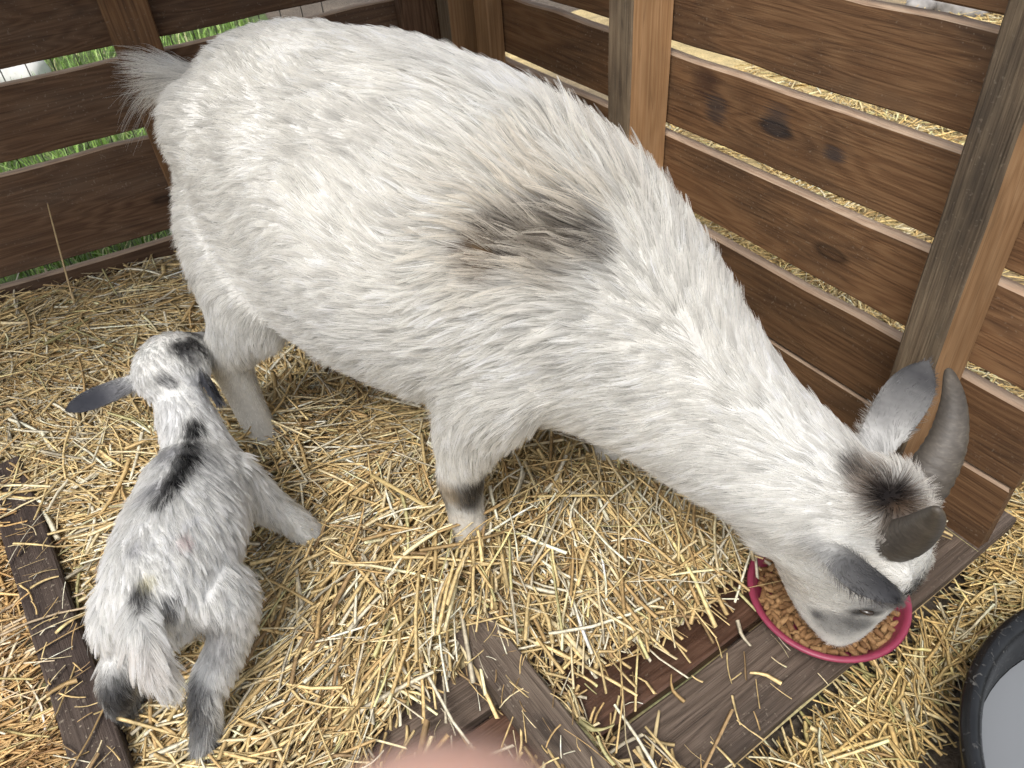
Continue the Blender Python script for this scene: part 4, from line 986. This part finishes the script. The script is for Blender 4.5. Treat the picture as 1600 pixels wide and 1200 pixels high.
def water_mat():
    m, nt, N, B = new_mat('water')
    B.inputs['Base Color'].default_value = (0.19, 0.20, 0.21, 1); B.inputs['Roughness'].default_value = 0.04; B.inputs['IOR'].default_value = 1.33; B.inputs['Specular IOR Level'].default_value = 0.6
    tc = N.new('ShaderNodeTexCoord'); n = N.new('ShaderNodeTexNoise'); n.inputs['Scale'].default_value = 9; L(nt, tc.outputs['Object'], n.inputs['Vector'])
    b = N.new('ShaderNodeBump'); b.inputs['Strength'].default_value = 0.05; L(nt, n.outputs[0], b.inputs['Height']); L(nt, b.outputs[0], B.inputs['Normal'])
    return m
frac = (zw - KC[2] - 0.014) / (KH - .012 - .014); rwat = 0.238 + (KR - .026 - 0.238) * frac
W_ = [(0, 0, 0)] + [((rwat - .001) * math.cos(6.28318 * j / 64), (rwat - .001) * math.sin(6.28318 * j / 64), 0) for j in range(64)]
wat = mesh_obj('water', W_, [(0, 1 + j, 1 + (j + 1) % 64) for j in range(64)], water_mat(), None); wat.location = (KC[0], KC[1], zw)
tag(wat, 'still grey water filling the black rubber tub', kind='structure')

# ------------------------------------------------------------------ beyond the walls
M_LAWN = plain('lawn_soil', (0.065, 0.095, 0.028), rough=0.9, var=0.4, scale=14)
lq = [PA - DL * 2.5 - NL * 0.06, PA + DL * 1.05 - NL * 0.06, PA + DL * 1.3 - NL * 6.0, PA - DL * 4.0 - NL * 6.0]
lawn = mesh_obj('lawn', [(p[0], p[1], GZ + 0.006) for p in lq], [(0, 1, 2, 3)], M_LAWN); tag(lawn, 'green lawn beyond the left wall', kind='structure')
def grass():
    r = np.random.default_rng(21); n = 17000
    s = r.uniform(-1.6, 1.05, n); t = 0.08 + 4.2 * r.uniform(0, 1, n) ** 1.3
    P = PA + np.outer(s, DL) - np.outer(t, NL); P[:, 2] = GZ + 0.004
    hgt = r.uniform(.04, .11, n); w = r.uniform(.002, .0045, n); a = r.uniform(0, 6.28, n); ln = r.uniform(0.1, 0.9, n)
    d = np.stack([np.cos(a), np.sin(a), np.zeros(n)], 1); sd = np.stack([-np.sin(a), np.cos(a), np.zeros(n)], 1)
    V = np.zeros((n, 6, 3))
    for i, u in enumerate((0, .5, 1.0)):
        c = P + d * (hgt * ln * u * u)[:, None] + Zv * (hgt * u * (1 - .25 * ln * u))[:, None]; ww = w * (1 - u * .85)
        V[:, 2 * i] = c + sd * ww[:, None]; V[:, 2 * i + 1] = c - sd * ww[:, None]
    Q = (np.arange(n)[:, None, None] * 6 + np.array([(0, 1, 3, 2), (2, 3, 5, 4)])[None]).reshape(-1, 4)
    pal = np.array([(0.17, 0.30, 0.06), (0.24, 0.40, 0.08), (0.34, 0.46, 0.14), (0.50, 0.46, 0.26)]); col = pal[r.choice(4, n, p=(.3, .4, .2, .1))] * r.uniform(.7, 1.2, n)[:, None]
    return tag(np_mesh('grass', V.reshape(-1, 3), Q, M_GRASS, np.repeat(col, 6, axis=0)), 'bright green grass beyond the left slatted wall', kind='stuff')
grass()
# wire fence outside the left wall
M_WIRE = plain('galvanised_wire', (0.20, 0.20, 0.20), rough=0.5, metal=0.7)
wf = empty('wire_fence', LW(0.4, GZ, -0.16)); tag(wf, 'thin wire mesh fence just outside the left slatted wall', 'fence')
bpy.context.view_layer.update()
def tube(p0, p1, rr, seg=6):
    p0 = np.asarray(p0, float); p1 = np.asarray(p1, float); d = p1 - p0; d /= np.linalg.norm(d); s = np.cross(d, (0.3, 0.5, 0.81)); s /= np.linalg.norm(s); n_ = np.cross(d, s)
    V = [p + s * math.cos(6.283 * j / seg) * rr + n_ * math.sin(6.283 * j / seg) * rr for p in (p0, p1) for j in range(seg)]
    return V, [(j, (j + 1) % seg, seg + (j + 1) % seg, seg + j) for j in range(seg)]
wv = None
for i in range(26):
    if wv is None:
        o = mesh_obj('vertical_wire', *tube((0, 0, 0), (0, 0, 0.95), .0013), M_WIRE, wf); wv = o
    else:
        o = link(wv.copy(), wf)
    o.location = DL * (-0.75 + 0.052 * i) + Zv * 0.0
for i in range(7):
    mesh_obj('horizontal_wire', *tube(DL * -1.0 + Zv * (0.1 + .13 * i), DL * 0.75 + Zv * (0.1 + .13 * i), .0013), M_WIRE, wf)
# stones seen through the top gap on the right
M_STONE = plain('grey_stone', (0.30, 0.285, 0.27), rough=0.9, var=0.35, scale=22, bump=0.6)
M_STONE_W = plain('pale_stone', (0.62, 0.61, 0.58), rough=0.9, var=0.15, scale=16, bump=0.5)
def stone(px, py, size, mat, label, seed, z=GZ):
    p = at(px, py, z + size[2] * 0.5); bm = bmesh.new(); bmesh.ops.create_icosphere(bm, subdivisions=3, radius=1.0); nn = Noise(seed)
    V = np.array([v.co[:] for v in bm.verts]); V *= (1 + 0.16 * nn(V, 1.3) + 0.05 * nn(V, 4.0))[:, None]; V = np.clip(V, -0.95, 0.9) * np.array(size)
    F = [tuple(v.index for v in f.verts) for f in bm.faces]; bm.free()
    o = mesh_obj('stone', V, F, mat, None, True); o.location = (p[0], p[1], z + size[2] * 0.62); o.rotation_euler = (0, 0, seed)
    return tag(o, label, 'stone')
stone(1440, 6, (.11, .08, .05), M_STONE, 'rounded grey stone seen through the top gap of the right wall, left of its neighbour', 1)
stone(1500, 12, (.13, .10, .06), M_STONE, 'broad grey stone seen through the top gap beside the leaning post', 2)
stone(20, 122, (.16, .10, .09), M_STONE_W, 'pale whitish stone on the grass seen through the left wall', 3)

# ------------------------------------------------------------------ the photographer's hand: a fingertip reaches in front of the lens
def skin_mat():
    m, nt, N, B = new_mat('human_skin')
    tc = N.new('ShaderNodeTexCoord'); n = N.new('ShaderNodeTexNoise'); n.inputs['Scale'].default_value = 60; n.inputs['Detail'].default_value = 4; L(nt, tc.outputs['Object'], n.inputs['Vector'])
    L(nt, ramp(nt, [(0.3, (0.58, 0.33, 0.25)), (0.7, (0.68, 0.42, 0.33))], n.outputs[0]).outputs[0], B.inputs['Base Color'])
    B.inputs['Roughness'].default_value = 0.5; B.inputs['Subsurface Weight'].default_value = 0.15; B.inputs['Subsurface Radius'].default_value = (0.01, 0.004, 0.002)
    return m
def cpt(x, y, d): return CAM + RT * x + UP * y + FW * d
def chain(pts): return [(*cpt(p[0], p[1], p[2]), p[3], p[3] * 0.92) for p in pts]
tipx, tipy, dep = -0.0052, -0.0232, 0.0485
fing = [[(tipx, tipy, dep, .003), (tipx + .0004, tipy - .003, dep, .0082), (tipx + .001, tipy - .010, dep, .0100), (tipx + .003, tipy - .028, dep - .004, .0098), (tipx + .006, tipy - .052, dep - .014, .0105), (tipx + .010, tipy - .085, dep - .034, .0118)],
        [(.022, -.075, .062, .004), (.022, -.082, .060, .0085), (.024, -.098, .052, .0100), (.028, -.095, .028, .0105), (.031, -.112, .008, .0118)],
        [(.044, -.085, .060, .004), (.044, -.092, .058, .0082), (.046, -.108, .050, .0096), (.049, -.103, .026, .0100), (.051, -.118, .004, .0114)],
        [(.064, -.100, .052, .004), (.064, -.106, .050, .0072), (.066, -.120, .042, .0084), (.068, -.116, .022, .0088), (.069, -.128, .000, .0100)],
        [(-.042, -.075, .030, .004), (-.041, -.083, .028, .0090), (-.036, -.108, .018, .0112), (-.022, -.135, .006, .0130), (-.004, -.160, -.006, .0150)]]
hp = [loft(chain(f), side=tuple(RT), n=26, seg=16) for f in fing]
palm = [(.022, -.095, .012, .030), (.026, -.115, -.004, .040), (.024, -.150, -.016, .040), (.018, -.185, -.026, .032), (.014, -.205, -.034, .027), (.012, -.26, -.07, .030), (.010, -.36, -.15, .038), (.008, -.44, -.22, .042)]
hp.append(loft([(*cpt(a_, b_, c_), w_, w_ * (0.42 if b_ > -.19 else 0.8)) for a_, b_, c_, w_ in palm], side=tuple(RT), n=40, seg=24))
person = fuse('person', hp, skin_mat(), None, voxel=0.0028, smooth=5)
tag(person, 'blurred pink fingertip of the person taking the photo, at the bottom edge', 'person')

# single stalks that stand out from the bedding
def lone_stalk(p0, p1, w, col, label, sag=0.0):
    p0 = np.asarray(p0, float); p1 = np.asarray(p1, float); m = (p0 + p1) / 2 + Zv * sag
    st = [(*p0, w, w * .5), (*((p0 + m) / 2 + Zv * sag * .25), w, w * .5), (*m, w * .95, w * .5), (*((p1 + m) / 2 + Zv * sag * .25), w * .85, w * .45), (*p1, w * .6, w * .35)]
    V, F = loft(st, side=tuple(np.cross(p1 - p0, Zv) + 1e-4), n=9, seg=6)
    V = np.array(V); o = mesh_obj('straw_stalk', V - p0, F, plain('dry_stalk', col, rough=0.6, var=0.2, scale=80), None, True); o.location = p0
    tag(o, label, 'straw')
_lw = lambda px, py, t: (lambda r: CAM + r * (((PA + NL * t - CAM) @ NL) / (r @ NL)))(ray(px, py))
lone_stalk(at(121, 492, .03), _lw(74, 318, .012), .0022, (0.45, 0.33, 0.17), 'thin straw stalk leaning upright against the dark left wall', .004)
lone_stalk(at(702, 783, .075), at(946, 774, .085), .0030, (0.60, 0.47, 0.22), 'long straight straw lying right of the big goat\'s front leg', .004)
lone_stalk(at(580, 742, .10), at(852, 905, .065), .0036, (0.50, 0.38, 0.17), 'long tan straw crossing in front of the big goat\'s front foot', .006)
lone_stalk(at(1015, 1200, .006), at(1030, 1110, .007), .0028, (0.58, 0.46, 0.25), 'short pale straw lying alone on the grey floor board', .0)
